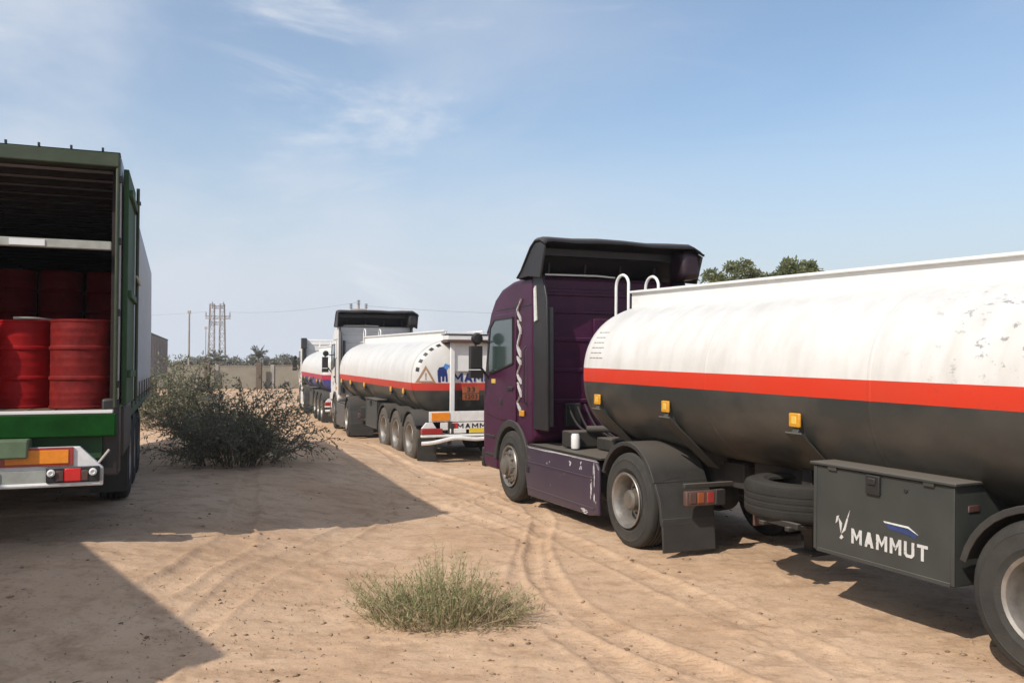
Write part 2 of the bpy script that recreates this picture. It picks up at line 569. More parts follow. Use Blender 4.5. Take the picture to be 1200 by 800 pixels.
# text seen from the left side of a vehicle (normal -X) and from behind it (normal -Y)
ROT_LEFT = Matrix(((0, 0, -1), (-1, 0, 0), (0, 1, 0))).to_euler()
ROT_REAR = Euler((R(90), 0, 0))
def put_text(txt, size, m, parent, loc, rot, **kw):
    o = link('lettering', text_mesh(txt, size, m, **kw), parent, loc)
    o.rotation_euler = rot
    return o

# ------------------------------------------------------------------ numpy noise for terrain
_lat = {}
def vnoise(x, y, seed):
    if seed not in _lat:
        _lat[seed] = np.random.default_rng(seed).random((256, 256)) * 2 - 1
    L = _lat[seed]
    xi, yi = np.floor(x).astype(int), np.floor(y).astype(int)
    fx, fy = x - xi, y - yi
    fx = fx * fx * (3 - 2 * fx)
    fy = fy * fy * (3 - 2 * fy)
    a = L[xi % 256, yi % 256]; b = L[(xi + 1) % 256, yi % 256]
    c = L[xi % 256, (yi + 1) % 256]; d = L[(xi + 1) % 256, (yi + 1) % 256]
    return (a * (1 - fx) + b * fx) * (1 - fy) + (c * (1 - fx) + d * fx) * fy
def fbm(x, y, seed, octv=4):
    s, a = 0, 1
    for i in range(octv):
        s = s + a * vnoise(x * 2 ** i + i * 17.3, y * 2 ** i + i * 9.1, seed + i)
        a *= .5
    return s
# wheel tracks: polylines in the ground plane, with half width and depth
TRACKS = [
    ([(2.7, 3.6), (2.0, 4.9), (1.45, 5.6), (1.0, 6.25), (.66, 6.9), (.45, 7.6), (.32, 8.4), (.27, 9.3), (.32, 10.3), (.42, 11.4), (.30, 12.6), (-.3, 14.2), (-1.9, 17.0), (-4.6, 22.5), (-9.5, 34)], .15, .046),
    ([(1.7, 3.0), (1.25, 4.6), (0.45, 6.6), (0.12, 8.2), (0.20, 10.2), (-0.9, 12.2), (-2.5, 15.2), (-5.3, 22.0), (-10.2, 34)], .15, .030),
    ([(3.2, 3.0), (2.2, 6.2), (1.0, 9.2), (-.2, 12.3), (-1.5, 15.6), (-4.0, 21.8), (-8.6, 33)], .17, .030),
    ([(-3.6, 4.8), (-3.3, 6.0), (-2.95, 7.6), (-2.9, 9.0), (-3.4, 11.0), (-4.6, 15)], .16, .050),
    ([(-2.3, 4.6), (-2.45, 6.3), (-2.4, 8.0), (-2.0, 10.0), (-1.8, 12), (-2.6, 16)], .15, .032),
    ([(-6.5, 9.6), (-4.0, 10.2), (-2.2, 11.2), (-.8, 12.6), (.2, 15)], .14, .03),
    ([(-6.0, 10.9), (-3.9, 11.4), (-2.3, 12.4), (-1.4, 14.0)], .14, .025),
    ([(-1.2, 4.0), (0.6, 4.9), (2.4, 5.1)], .13, .014),
]
def sst(v, a, b):
    t_ = np.clip((v - a) / (b - a), 0, 1)
    return t_ * t_ * (3 - 2 * t_)
RISE = .34
def ground_h(X, Y):
    h0 = RISE * sst(-X, 1.2, 4.3) * (1 - sst(-X, 8.0, 9.5)) * sst(Y, 5.0, 8.3) * (1 - sst(Y, 18.5, 25.0) * sst(X, -6.3, -5.5)) * (1 - sst(Y, 20, 28))
    return h0 + ground_rough(X, Y)
def ground_rough(X, Y):
    h = .030 * fbm(X * .32 + 3, Y * .32 + 8, 11, 3) + .009 * fbm(X * 1.3, Y * 1.3, 21, 3)
    near = np.clip(1 - np.hypot(X, Y - 6) / 26, 0, 1)
    h = h + near * (.0065 * fbm(X * 4.1, Y * 5.3, 31, 4) + .0042 * fbm(X * 15, Y * 17, 41, 3))
    # trampled clods
    cl = vnoise(X * 8, Y * 9, 51) * vnoise(X * 1.1 + 5, Y * 1.1, 52)
    h = h + near * .028 * np.clip(cl - .10, 0, 1)
    for pl, wd, dp in TRACKS:
        D = np.full(X.shape, 9.0)
        T = np.zeros(X.shape)
        acc = 0
        for (x0, y0), (x1, y1) in zip(pl[:-1], pl[1:]):
            dx, dy = x1 - x0, y1 - y0
            L = math.hypot(dx, dy)
            t = np.clip(((X - x0) * dx + (Y - y0) * dy) / (L * L), 0, 1)
            d = ((X - x0 - t * dx) * -dy + (Y - y0 - t * dy) * dx) / L
            e = np.hypot(X - x0 - t * dx, Y - y0 - t * dy)
            sg = np.where(d < 0, -1, 1)
            k = e < np.abs(D)
            D = np.where(k, e * sg, D)
            T = np.where(k, acc + t * L, T)
            acc += L
        wob = wd * (1 + .25 * vnoise(T * 1.3, T * 0 + wd * 50, 61))
        fade = .45 + .55 * np.clip(vnoise(T * .7, T * 0 + 3.1 + wd * 90, 62) + .6, 0, 1)
        A = np.abs(D)
        rut = -np.clip(1 - (A / wob) ** 4, 0, 1)
        lip = np.exp(-((A - wob * 1.18) / (wob * .20)) ** 2)
        chev = np.sin((T + np.abs(D) * .9) * 2 * PI / .085) * np.clip(1 - (A / (wob * .9)) ** 6, 0, 1)
        h = h + fade * (.60 * dp * rut + dp * .38 * lip + np.minimum(dp * .24, .008) * chev)
    h = np.where(Y > 60, h * .5, h)
    return h
def gz(x, y):
    return float(ground_h(np.array([float(x)]), np.array([float(y)]))[0])

# ------------------------------------------------------------------ ground
def grid_axis(segs):
    out = []
    for a, b, st in segs:
        n = max(1, int(round((b - a) / st)))
        out += list(np.linspace(a, b, n, endpoint=False))
    out.append(segs[-1][1])
    return np.array(out)
gx = grid_axis([(-3000, -300, 300), (-300, -60, 24), (-60, -20, 2), (-20, -8, .25), (-8, -4.5, .06), (-4.5, 4.5, .026), (4.5, 9, .08), (9, 20, .4), (20, 60, 2), (60, 300, 24), (300, 3000, 300)])
ly = []
y = 4.3
while y < 60:
    ly.append(y)
    y += max(.02, .02 * (y / 6.0) ** 1.35)
gy = np.concatenate([grid_axis([(-600, -60, 60), (-60, -10, 4), (-10, 2, .5), (2, 4.3, .08)])[:-1], np.array(ly), grid_axis([(60, 300, 6), (300, 3200, 240)])])
GX, GY = np.meshgrid(gx, gy)
GZ = ground_h(GX, GY)
nx, ny = len(gx), len(gy)
V = np.stack([GX, GY, GZ], -1).reshape(-1, 3)
ii = np.arange(nx * ny).reshape(ny, nx)
F = np.stack([ii[:-1, :-1], ii[:-1, 1:], ii[1:, 1:], ii[1:, :-1]], -1).reshape(-1, 4)
sand = bpy.data.materials.new('trampled_sand')
sand.use_nodes = True
t = sand.node_tree
b = t.nodes['Principled BSDF']
b.inputs['Roughness'].default_value = .95
b.inputs['Specular IOR Level'].default_value = .15
co = N(t, 'ShaderNodeTexCoord')
def nn(scale, detail, rough=.6, sc=(1, 1, 1)):
    p = N(t, 'ShaderNodeMapping')
    p.inputs['Scale'].default_value = sc
    t.links.new(co.outputs['Object'], p.inputs[0])
    n = N(t, 'ShaderNodeTexNoise')
    n.inputs['Scale'].default_value = scale
    n.inputs['Detail'].default_value = detail
    n.inputs['Roughness'].default_value = rough
    t.links.new(p.outputs[0], n.inputs['Vector'])
    return n.outputs['Fac']
def rmp(f, a, c, lo=0.0, hi=1.0):
    r = N(t, 'ShaderNodeMapRange')
    r.inputs['From Min'].default_value = a
    r.inputs['From Max'].default_value = c
    r.inputs['To Min'].default_value = lo
    r.inputs['To Max'].default_value = hi
    t.links.new(f, r.inputs['Value'])
    return r.outputs[0]
def mxc(f, a, c):
    x = N(t, 'ShaderNodeMixRGB')
    t.links.new(f, x.inputs[0])
    for i, v in ((1, a), (2, c)):
        if isinstance(v, tuple): x.inputs[i].default_value = v + (1,)
        else: t.links.new(v, x.inputs[i])
    return x.outputs[0]
SAND_A, SAND_B, SAND_C = (0.540, 0.350, 0.216), (0.65, 0.450, 0.295), (0.36, 0.222, 0.130)
c = mxc(rmp(nn(.55, 6), .35, .65), SAND_A, SAND_B)
c = mxc(rmp(nn(2.6, 8, .7, (1, 1.5, 1)), .47, .68, 0, .72), c, SAND_C)
c = mxc(rmp(nn(22, 5, .7), .56, .70, 0, .55), c, (0.22, 0.135, 0.08))
c = mxc(rmp(nn(9, 6, .7), .60, .78, 0, .40), c, (0.56, 0.43, 0.30))
t.links.new(c, b.inputs['Base Color'])
bp = N(t, 'ShaderNodeBump')
bp.inputs['Strength'].default_value = .6
bp.inputs['Distance'].default_value = .02
t.links.new(nn(34, 8, .72), bp.inputs['Height'])
t.links.new(bp.outputs[0], b.inputs['Normal'])
gme = raw_mesh('ground', V, F, sand)
gme.polygons.foreach_set('use_smooth', [True] * len(gme.polygons))
tag(link('ground', gme), kind='structure')

# ------------------------------------------------------------------ wheels
WR = .535
def tyre_mesh(w, name, m, lugs=0, gd=.016):
    h = w / 2
    p = [(.295, -h * .78), (.31, -h * .92), (.352, -h * .99), (.356, -h * 1.012), (.362, -h * 1.012), (.366, -h * 1.0), (.43, -h * 1.03), (.452, -h * 1.02), (.455, -h * 1.035), (.462, -h * 1.03), (.465, -h * 1.005), (.485, -h * .97), (.515, -h * .90), (.527, -h * .80), (WR, -h * .66)]
    g = []
    for c0 in (-.34, 0, .34):
        g += [(WR, h * (c0 - .07)), (WR - gd, h * (c0 - .05)), (WR - gd, h * (c0 + .05)), (WR, h * (c0 + .07))]
    prof = p + g + [(r, -t_) for r, t_ in reversed(p)]
    mb = MB()
    mb.lathe(prof, 'X', n=64)
    if lugs:
        for k in range(lugs):
            a = 2 * PI * k / lugs
            for s in (-1, 1):
                cpt = (s * h * .80, math.cos(a) * .523, math.sin(a) * .523)
                mb.box(cpt, (h * .26, .030, .030), rot=(a, 0, 0))
    return mb.mesh(name, m, 40)
def rim_mesh(kind, name):
    """outer face towards -X"""
    mb = MB()
    if kind == 'steer':
        mb.lathe([(.295, .12), (.30, -.15), (.315, -.165), (.31, -.172), (.285, -.160), (.272, -.12), (.25, -.125), (.235, -.15), (.17, -.165), (.165, -.15)], n=48, mi=0)
        mb.lathe([(.17, -.15), (.16, -.20), (.13, -.215), (.125, -.26), (.10, -.275), (0.001, -.28)], n=32, mi=1)
        nr, xr = .20, -.165
    else:
        d = .06 if kind == 'dual' else .03
        mb.lathe([(.295, .14), (.30, -.15), (.316, -.166), (.310, -.174), (.286, -.162), (.270, -.12), (.258, -.07), (.252, d - .02), (.235, d), (.18, d + .005), (.165, d - .01)], n=48, mi=0)
        mb.lathe([(.172, d), (.165, d - .05), (.12, d - .06), (.115, -.11), (.095, -.135), (.06, -.14), (.001, -.14)], n=32, mi=1)
        nr, xr = .19, d - .005
    for k in range(10):
        a = 2 * PI * k / 10
        mb.lathe([(.017, xr + .01), (.017, xr - .028), (.010, xr - .045), (.001, xr - .045)], 'X', (0, nr * math.cos(a), nr * math.sin(a)), n=8, mi=1)
        a += PI / 10
        if kind != 'steer':
            mb.lathe([(.026, xr + .004), (.026, xr - .004), (.001, xr - .004)], 'X', (0, .225 * math.cos(a), .225 * math.sin(a)), n=12, mi=2)
        else:
            mb.lathe([(.022, -.126), (.022, -.139), (.001, -.139)], 'X', (0, .245 * math.cos(a), .245 * math.sin(a)), n=12, mi=2)
    return mb.mesh(name, [M['rim'], M['rim_dark'], M['hole']], 30)
TY = tyre_mesh(.29, 'tyre', M['tyre'], 0)
TYW = tyre_mesh(.36, 'tyre', M['tyre'], 0)
TYD = tyre_mesh(.36, 'tyre', M['tyre_dusty'], 0)
TYS = tyre_mesh(.33, 'tyre', mat('spare_tyre_rubber', (0.017, 0.017, 0.016), .85, var=.2, scale=9, dust=.06, top=.10, bump=.25, bscale=90, spec=.25), 0, .005)
RIM = {k: rim_mesh(k, 'wheel') for k in ('steer', 'dual', 'single')}
def wheel(parent, y, side, kind, w=.29, outer=1.25, z=WR, tyre=None):
    """side -1 left / +1 right; wheel (rim) > tyre"""
    o = link('wheel', RIM[kind], parent, (side * (outer - w / 2), y, z))
    if side > 0:
        o.rotation_euler = (0, 0, PI)
    tm = tyre or (TY if w < .3 else TYW)
    a = link('tyre', tm, o)
    if kind == 'dual':
        link('inner_tyre', tm, o, (.33, 0, 0))
    return o

def arc(cy, cz, r, a0, a1, n=14):
    return [(cy + r * math.cos(R(a0 + (a1 - a0) * i / n)), cz + r * math.sin(R(a0 + (a1 - a0) * i / n))) for i in range(n + 1)]
def arch_guard(mb, cy, cz, r, a0, a1, x0, x1, th=.02, lip=.05):
    o_ = arc(cy, cz, r, a0, a1)
    i_ = arc(cy, cz, r - th, a0, a1)
    mb.prism(o_ + i_[::-1], x0, x1)
    # rolled outer lip
    e = arc(cy, cz, r - lip, a0, a1)
    xo = x0 if abs(x0) > abs(x1) else x1
    s = -1 if xo < 0 else 1
    mb.prism(o_ + e[::-1], xo, xo + s * .012)
    return mb

# ------------------------------------------------------------------ tractor units
FA = 3.62   # front axle ahead of the drive axle
NOSE = .84
def ny(y):
    return y if y < 3.9 else 3.9 + (y - 3.9) * NOSE
def tractor(loc, yaw, label, cab, skirt, defl=None, fair='matt_black', zebra=False, lamp_label=None, roof_visor=True, near=True):
    T = thing('truck_tractor', loc, yaw, label, 'truck', 'truck tractors pulling tankers in the line')
    cabm = M[cab]
    # chassis
    mb = MB()
    for s in (-1, 1):
        mb.box((s * .39, 1.75, .88), (.08, 5.6, .26))
    for yy in (-.9, .55, 1.6, 2.5):
        mb.box((0, yy, .88), (.70, .12, .2))
    mb.tube([(-1.0, 0, WR), (1.0, 0, WR)], .09, 10)
    mb.tube([(0, 0, WR), (0, 1.8, .8)], .06, 8)
    mb.lathe([(.001, -.24), (.15, -.2), (.2, 0), (.15, .2), (.001, .24)], 'Y', (0, 0, WR), 16)
    mb.tube([(-.85, FA, WR), (.85, FA, WR)], .07, 8)
    mb.build('chassis', M['chassis'], T, bevel=.008)
    # cab body: side outline with the wheel arch cut out
    A = arc(FA, .52, .66, 148, 8, 16)
    out = [(2.80, 1.02), (2.86, .98)] + A + [(4.32, .40), (5.02, .40), (5.10, .60), (5.12, 1.25), (5.07, 1.78), (4.84, 2.70), (4.70, 2.93), (4.45, 3.14), (4.1, 3.28), (3.6, 3.36), (3.1, 3.38), (2.80, 3.37)]
    out = [(ny(p_[0]), p_[1]) for p_ in out]
    mb = MB().prism(out, -1.20, 1.20)
    mb.build('cab', cabm, T, bevel=.055, seg=3, smooth=50)
    # rear wall ribs and panel
    mb = MB()
    mb.box((0, 2.785, 2.15), (2.18, .05, 2.1))
    for zz in (1.55, 2.0, 2.45, 2.86, 3.12):
        mb.box((0, 2.752, zz), (2.1, .03, .06))
    mb.box((.2, 2.745, 2.62), (.9, .03, .28))
    mb.build('rear_wall', cabm, T, bevel=.012)
    for c_, s_ in (((-.05, 2.73, 1.85), (.42, .04, .15)), ((-.62, 2.71, 1.35), (.25, .10, .34)), ((.5, 2.70, 1.45), (.5, .14, .4))):
        MB().box(c_, s_).build('rear_box', M['black'], T, bevel=.015)
    for s in (-1, 1):
        X = s * 1.20
        # door, proud of the cab side
        d = [(3.42, 1.22), (3.42, 2.88), (4.40, 2.88), (4.68, 2.70), (4.90, 1.95), (4.92, 1.30), (4.25, 1.22), (4.10, 1.22)]
        d = [(ny(p_[0]), p_[1]) for p_ in d]
        door = MB().prism(d, X, X + s * .022).build('door', cabm, T, bevel=.012)
        wpoly = [(3.52, 2.10), (3.52, 2.80), (4.38, 2.80), (4.60, 2.68), (4.74, 2.12), (4.70, 1.96), (4.45, 1.96)]
        wpoly = [(ny(p_[0]), p_[1]) for p_ in wpoly]
        MB().prism(wpoly, X + s * .014, X + s * .031).build('window', M['glass'], door, bevel=.004)
        fr = MB()
        for i in range(len(wpoly)):
            p, q = wpoly[i], wpoly[(i + 1) % len(wpoly)]
            fr.bar((X + s * .026, p[0], p[1]), (X + s * .026, q[0], q[1]), .03, .026)
        fr.build('window_frame', M['black'], door)
        MB().box((X + s * .036, 3.62, 1.72), (.03, .22, .055)).build('handle', M['black'], door, bevel=.01)
        if near:
            MB().lathe([(.001, s * .005), (.055, s * .005), (.07, 0)], 'X', (X + s * .022, ny(4.05), 1.50), 20).build('door_recess', M['matt_black'], door)
            MB().box((X + s * .026, ny(4.45), 1.82), (.012, .17, .07)).build('badge', M['amber_cap'], door, bevel=.01)
        for sb, sd in (((X + s * .003, 3.55, 2.955), (.008, 1.35, .012)), ((X + s * .003, 3.37, 2.1), (.008, .010, 1.65)), ((X + s * .003, ny(4.93), 1.6), (.008, .010, .62))):
            MB().box(sb, sd).build('panel_seam', M['matt_black'], T, smooth=0)
        # step panel and bumper corner
        for zz in (.62, .92):
            MB().box((X - s * .04, ny(4.72), zz), (.10, .42, .05)).build('step', M['black'], T, bevel=.01)
        # front arch trim
        mb = MB()
        a_o, a_i = arc(FA, .52, .72, 172, 6, 18), arc(FA, .52, .61, 172, 6, 18)
        mb.prism(a_o + a_i[::-1], X - s * .05, X + s * .035)
        mb.build('wheel_arch', M['guard'], T, bevel=.012)
        arch_guard(MB(), FA, .52, .63, 175, 4, s * .72, X - s * .05).build('inner_guard', M['guard'], T)
        MB().box((X - s * .2, FA - .70, .33), (.36, .025, .4)).build('mud_flap', M['guard'], T, bevel=.008)
        MB().box((X + s * .022, 3.18, 1.36), (.03, .16, .09)).build('side_marker', M['amber'], T, bevel=.01)
        # side fairing behind the cab
        f = [(2.84, 1.15), (2.84, 3.36), (2.50, 3.36), (2.36, 3.0), (2.32, 1.15)]
        fo = MB().prism(f, X - s * .01, X - s * .045).build('side_fairing', M[fair], T, bevel=.012)
        MB().tube([(X - s * .16, 2.55, 1.2), (X - s * .16, 2.55, 2.9)], .045, 10).build('intake_pipe', M['fairing_grey'], T)
        MB().tube([(X + s * .03, 2.98, 1.5), (X + s * .075, 2.98, 1.55), (X + s * .075, 2.98, 2.3), (X + s * .03, 2.98, 2.35)], .014, 8).build('grab_rail', M['black'], T)
        # mirrors
        mb = MB()
        mb.tube([(X, 4.540, 2.44), (X + s * .24, 4.620, 2.50), (X + s * .24, 4.620, 2.15), (X, 4.600, 1.84)], .022, 8)
        mb.box((X + s * .24, 4.620, 2.20), (.20, .12, .38)); mb.box((X + s * .235, 4.620, 1.93), (.22, .12, .13))
        mr = mb.build('mirror', M['matt_black'], T, bevel=.03, seg=3)
        MB().box((X + s * .24, 4.552, 2.20), (.18, .012, .34)).build('mirror_glass', M['black'], mr, bevel=.004)
        if near:
            MB().lathe([(.001, -.06), (.075, -.05), (.10, 0), (.09, .05), (.001, .06)], 'Y', (X + s * .22, 4.600, 2.51), 20).build('round_mirror', M['matt_black'], mr)
        # side skirt in front of the drive wheel
        sk = [(.74, .24), (.74, .80), (.84, .90), (3.12, .90), (3.04, .50), (2.94, .18), (1.0, .20)]
        so = MB().prism(sk, X - s * .02, X + s * .03).build('side_skirt', M[skirt], T, bevel=.02)
        mb = MB()
        mb.box((X + s * .034, 1.95, .675), (.012, 2.2, .018)); mb.box((X + s * .034, 1.9, .30), (.012, 2.1, .022))
        mb.build('skirt_trim', M[skirt], so)
        MB().box((X + s * .034, 2.92, .56), (.02, .09, .09)).build('lock_recess', M['hole'], so, bevel=.01)
        MB().box((X - s * .33, 1.95, .915), (.62, 2.35, .03)).build('catwalk', M['chassis'], T, bevel=.006)
        MB().tube([(X - s * .38, .95, .58), (X - s * .38, 2.85, .58)], .27, 20).build('fuel_tank', M['chassis'], T, bevel=.02)
        # drive mudguard: top shell, rear apron, flap
        mb = MB()
        arch_guard(mb, 0, .56, .64, 158, 22, s * .58, s * 1.25)
        mb.prism([(-.58, .82), (-.70, .62), (-.74, .36), (-.70, .36), (-.66, .60), (-.55, .80)], s * .58, s * 1.25)
        mb.build('drive_mudguard', M['guard'], T, bevel=.01)
        MB().box((s * .915, -.73, .26), (.66, .03, .36), rot=(R(-4), 0, 0)).build('drive_mud_flap', M['guard'], T, bevel=.01)
        mb = MB()
        mb.box((s * .82, -.86, .66), (.46, .07, .16))
        tl = mb.build('tail_lamp', M['red_dull'], T, bevel=.015)
        MB().box((s * .62, -.862, .66), (.12, .08, .165)).build('lamp_housing', M['black'], tl, bevel=.01)
        for q, lm_ in ((.75, 'red_lens'), (.87, 'placard'), (.97, 'red_dull')):
            MB().box((s * q, -.897, .665), (.085, .014, .11)).build('lens', M[lm_], tl, bevel=.006)
        wheel(T, FA, s, 'steer', outer=1.23)
        wheel(T, 0, s, 'dual')
    MB().box((0, -.84, .79), (2.1, .05, .05)).build('lamp_bar', M['chassis'], T, bevel=.008)
    # front: windscreen, visor, grille, bumper, headlamps
    ws = [(ny(y_), z_) for y_, z_ in ((5.085, 1.86), (4.90, 2.62), (4.885, 2.62), (5.06, 1.86))]
    MB().prism(ws, -1.08, 1.08).build('windscreen', M['glass'], T, bevel=.004)
    if roof_visor:
        MB().prism([(ny(y_), z_) for y_, z_ in ((4.88, 2.74), (5.08, 2.60), (5.09, 2.63), (4.90, 2.80))], -1.14, 1.14).build('sun_visor', M['matt_black'], T)
    gr = MB()
    for k in range(6):
        gr.box((0, ny(5.125), 1.0 + k * .115), (1.5, .03, .06))
    gr.build('grille', M['black'], T, bevel=.006)
    MB().box((0, ny(5.10), .55), (2.42, .14, .32)).build('front_bumper', M['black'], T, bevel=.03)
    for s in (-1, 1):
        MB().box((s * .95, ny(5.12), .82), (.36, .04, .18)).build('headlight', M['glass'], T, bevel=.02)
    # fifth wheel, hoses, filter bottle
    mb = MB()
    mb.lathe([(.001, 0), (.44, 0), (.46, .03), (.46, .06), (.001, .06)], 'Z', (0, .1, 1.10), 24)
    mb.box((0, .1, 1.05), (.8, .3, .1))
    mb.build('fifth_wheel', M['fifth'], T, bevel=.01)
    hs = MB()
    for i, (hx, sg) in enumerate(((-.70, .6), (-.55, 1), (-.42, .8), (-.28, 1.1), (-.12, .7), (.1, .9))):
        pts = [(hx, 2.70, 1.5), (hx + .02, 2.3, 1.25 - .12 * sg), (hx * .7, 1.7, 1.1 - .06 * sg), (hx * .5, 1.1, 1.35), (hx * .4, .7, 1.42)]
        hs.tube(bez(pts), .016, 6)
    hs.build('air_hose', M['black'], T)
    mb = MB()
    mb.box((-.78, 2.05, 1.06), (.5, .3, .22)); mb.box((-.55, 1.5, 1.02), (.35, .5, .16)); mb.tube([(-.8, 1.9, 1.2), (-.1, 1.4, 1.22)], .05, 8)
    mb.tube([(-.35, 1.15, 1.0), (-.35, .55, 1.02)], .11, 12)
    mb.build('valve_unit', M['chassis'], T, bevel=.02)
    MB().lathe([(.001, 0), (.055, 0), (.06, .02), (.06, .17), (.045, .2), (.001, .2)], 'Z', (-1.0, 1.83, .95), 16).build('filter_bottle', M['white'], T)
    if defl:
        # roof deflector: a hollow hood open to the rear
        prof = [(3.18, 3.37), (3.02, 3.50), (2.84, 3.66), (2.68, 3.80), (2.52, 3.88), (2.34, 3.87), (2.18, 3.80)]
        xs = [-1.30, -1.29, -1.25, -1.18, -.8, -.4, 0, .4, .8, 1.15, 1.25, 1.31, 1.33]
        vs, fs = [], []
        for yy, zz in prof:
            for j, xx in enumerate(xs):
                e = abs(xx) - 1.12
                drop = 0 if e < 0 else (e / .2) ** 2 * (.05 if xx < 0 else .09)
                sag = -.012 * math.sin(j * 1.9 + yy * 3)
                vs.append((xx, yy, max(3.34, zz - drop * (1 if yy < 3.1 else .2) + sag)))
        nxs = len(xs)
        for i in range(len(prof) - 1):
            for j in range(nxs - 1):
                fs.append((i * nxs + j, i * nxs + j + 1, (i + 1) * nxs + j + 1, (i + 1) * nxs + j))
        hood = MB().add(vs, fs).build('roof_deflector', M[defl], T, smooth=60, solid=.03)
        for s, xx in ((-1, -1.29), (1, 1.32)):
            zt = .05 if s < 0 else .09
            MB().prism([(3.16, 3.36), (2.84, 3.64 - zt), (2.68, 3.78 - zt), (2.52, 3.86 - zt), (2.34, 3.85 - zt), (2.20, 3.78 - zt), (2.36, 3.30), (2.80, 3.36)], xx, xx - s * .03).build('deflector_side', M[defl], T, bevel=.008)
        # thick stuffed right end and frame inside
        mb = MB()
        mb.box((0, 2.62, 3.70), (2.5, .12, .10))
        for xx in (-.9, -.3, .3, .9):
            mb.tube([(xx, 2.95, 3.37), (xx, 2.90, 3.58)], .02, 8)
        mb.build('deflector_frame', M['matt_black'], hood)
        mb = MB().box((1.16, 2.46, 3.575), (.34, .44, .44))
        mb.build('deflector_end', M['hood_end' if cab == 'purple' else 'matt_black'], hood, bevel=.10, seg=4)
        MB().tube([(-1.05, 2.72, 3.39), (-.2, 2.72, 3.40), (.1, 2.72, 3.385)], .014, 6).build('strip_light', M['rail_white'], hood)
    if not defl:
        for s in (-1, 1):
            MB().prism([(2.80, 2.92), (2.80, 3.42), (2.50, 3.42), (2.34, 2.92)], s * 1.245, s * .98).build('wind_deflector', M['matt_black'], T, bevel=.02)
    if zebra:
        rr = random.Random(3)
        mb = MB()
        X = -1.224
        z = 1.36
        y0 = 3.30
        k_ = 0
        while z < 2.92:
            h = rr.uniform(.13, .22)
            w = rr.uniform(.014, .034)
            d_ = -1 if k_ % 3 == 1 else 1
            k_ += 1
            yA, yB = y0 - d_ * rr.uniform(.045, .085), y0 + d_ * rr.uniform(.035, .085)
            ctl = [(yA, z), (yA * .75 + yB * .25, z + h * .38), (yA * .3 + yB * .7, z + h * .66), (yB, z + h)]
            wd = [.12, 1.0, .8, .1]
            poly = [(p[0] + w * q, p[1] - w * q * .5) for p, q in zip(ctl, wd)] + [(p[0] - w * q, p[1] + w * q * .5) for p, q in zip(ctl[::-1], wd[::-1])]
            mb.prism(poly, X + .02, X - .004)
            z += h * rr.uniform(.92, 1.02) - .02
        mb.build('zebra_decal', M['worn_white'], T)
        MB().prism([(2.66, 2.72), (2.74, 2.70), (2.76, 3.18), (2.70, 3.22)], -1.195, -1.214).build('white_decal', M['print_white'], T)
        # bare scraped patches on the skirt, raised flakes of primer
        mb = MB()
        for (yy, zz, sw, sh) in ((.86, .62, .04, .40), (.93, .55, .03, .26), (1.22, .80, .05, .10), (1.52, .80, .05, .07), (1.12, .24, .22, .05), (2.0, .885, 1.7, .018)):
            for _ in range(7):
                yq, zq = yy + rr.uniform(-.5, .5) * sw, zz + rr.uniform(-.5, .5) * sh
                a, b_ = max(.012, sw * rr.uniform(.3, .8)), max(.01, sh * rr.uniform(.25, .5))
                k = 7
                poly = [(yq + a / 2 * math.cos(2 * PI * q / k) * rr.uniform(.5, 1.1), zq + b_ / 2 * math.sin(2 * PI * q / k) * rr.uniform(.5, 1.1)) for q in range(k)]
                mb.prism(poly, -1.229, -1.2325)
        tag(mb.build('scraped_patch', M['chip_white'], T, smooth=0), kind='stuff')
    return T

def bez(pts, n=6):
    P = [Vector(p) for p in pts]
    out = []
    for i in range(len(P) - 1):
        p0, p1, p2, p3 = P[max(i - 1, 0)], P[i], P[i + 1], P[min(i + 2, len(P) - 1)]
        for k in range(n):
            t_ = k / n
            out.append(.5 * ((2 * p1) + (p2 - p0) * t_ + (2 * p0 - 5 * p1 + 4 * p2 - p3) * t_ ** 2 + (3 * p1 - p0 - 3 * p2 + p3) * t_ ** 3))
    out.append(P[-1])
    return out

# ------------------------------------------------------------------ tank trailers
TA, TB, TN, TZ = 1.25, .90, 2.35, 1.83      # half width, half height, squareness, centre height
TY0, TY1 = -2.55, 5.66                       # shell ends; first axle at 0
def sup(a, k=1.0):
    c_, s_ = math.cos(a), math.sin(a)
    return (TA * k * math.copysign(abs(c_) ** (2 / TN), c_), TZ + TB * k * math.copysign(abs(s_) ** (2 / TN), s_))
def tank_low(x):
    return TZ - TB * (1 - min(1, abs(x) / TA) ** TN) ** (1 / TN)
REAR_D, FRONT_D = .34, .56
def rear_y(x, z):
    k = ((abs(x) / TA) ** TN + (abs(z - TZ) / TB) ** TN) ** (1 / TN)
    return TY0 - REAR_D * math.sqrt(max(0, 1 - min(1, k) ** 2))
def decal_rear(parent, name, polys, m, off=.006, subdiv=4):
    """flat print lying on the domed rear end: polygons given in x,z"""
    vs, fs = [], []
    for poly in polys:
        cx = sum(p[0] for p in poly) / len(poly); cz = sum(p[1] for p in poly) / len(poly)
        ring = []
        for i in range(len(poly)):
            p, q = poly[i], poly[(i + 1) % len(poly)]
            for k in range(subdiv):
                ring.append((p[0] + (q[0] - p[0]) * k / subdiv, p[1] + (q[1] - p[1]) * k / subdiv))
        rings = [[(cx + (p[0] - cx) * s, cz + (p[1] - cz) * s) for p in ring] for s in (1, .66, .33)]
        o = len(vs)
        n = len(ring)
        for rg in rings:
            vs += [(p[0], rear_y(*p) - off, p[1]) for p in rg]
        vs.append((cx, rear_y(cx, cz) - off, cz))
        for r_ in range(2):
            for i in range(n):
                fs.append((o + r_ * n + i, o + r_ * n + (i + 1) % n, o + (r_ + 1) * n + (i + 1) % n, o + (r_ + 1) * n + i))
        for i in range(n):
            fs.append((o + 2 * n + i, o + 2 * n + (i + 1) % n, o + 3 * n))
    return MB().add(vs, fs).build(name, m, parent, smooth=60)

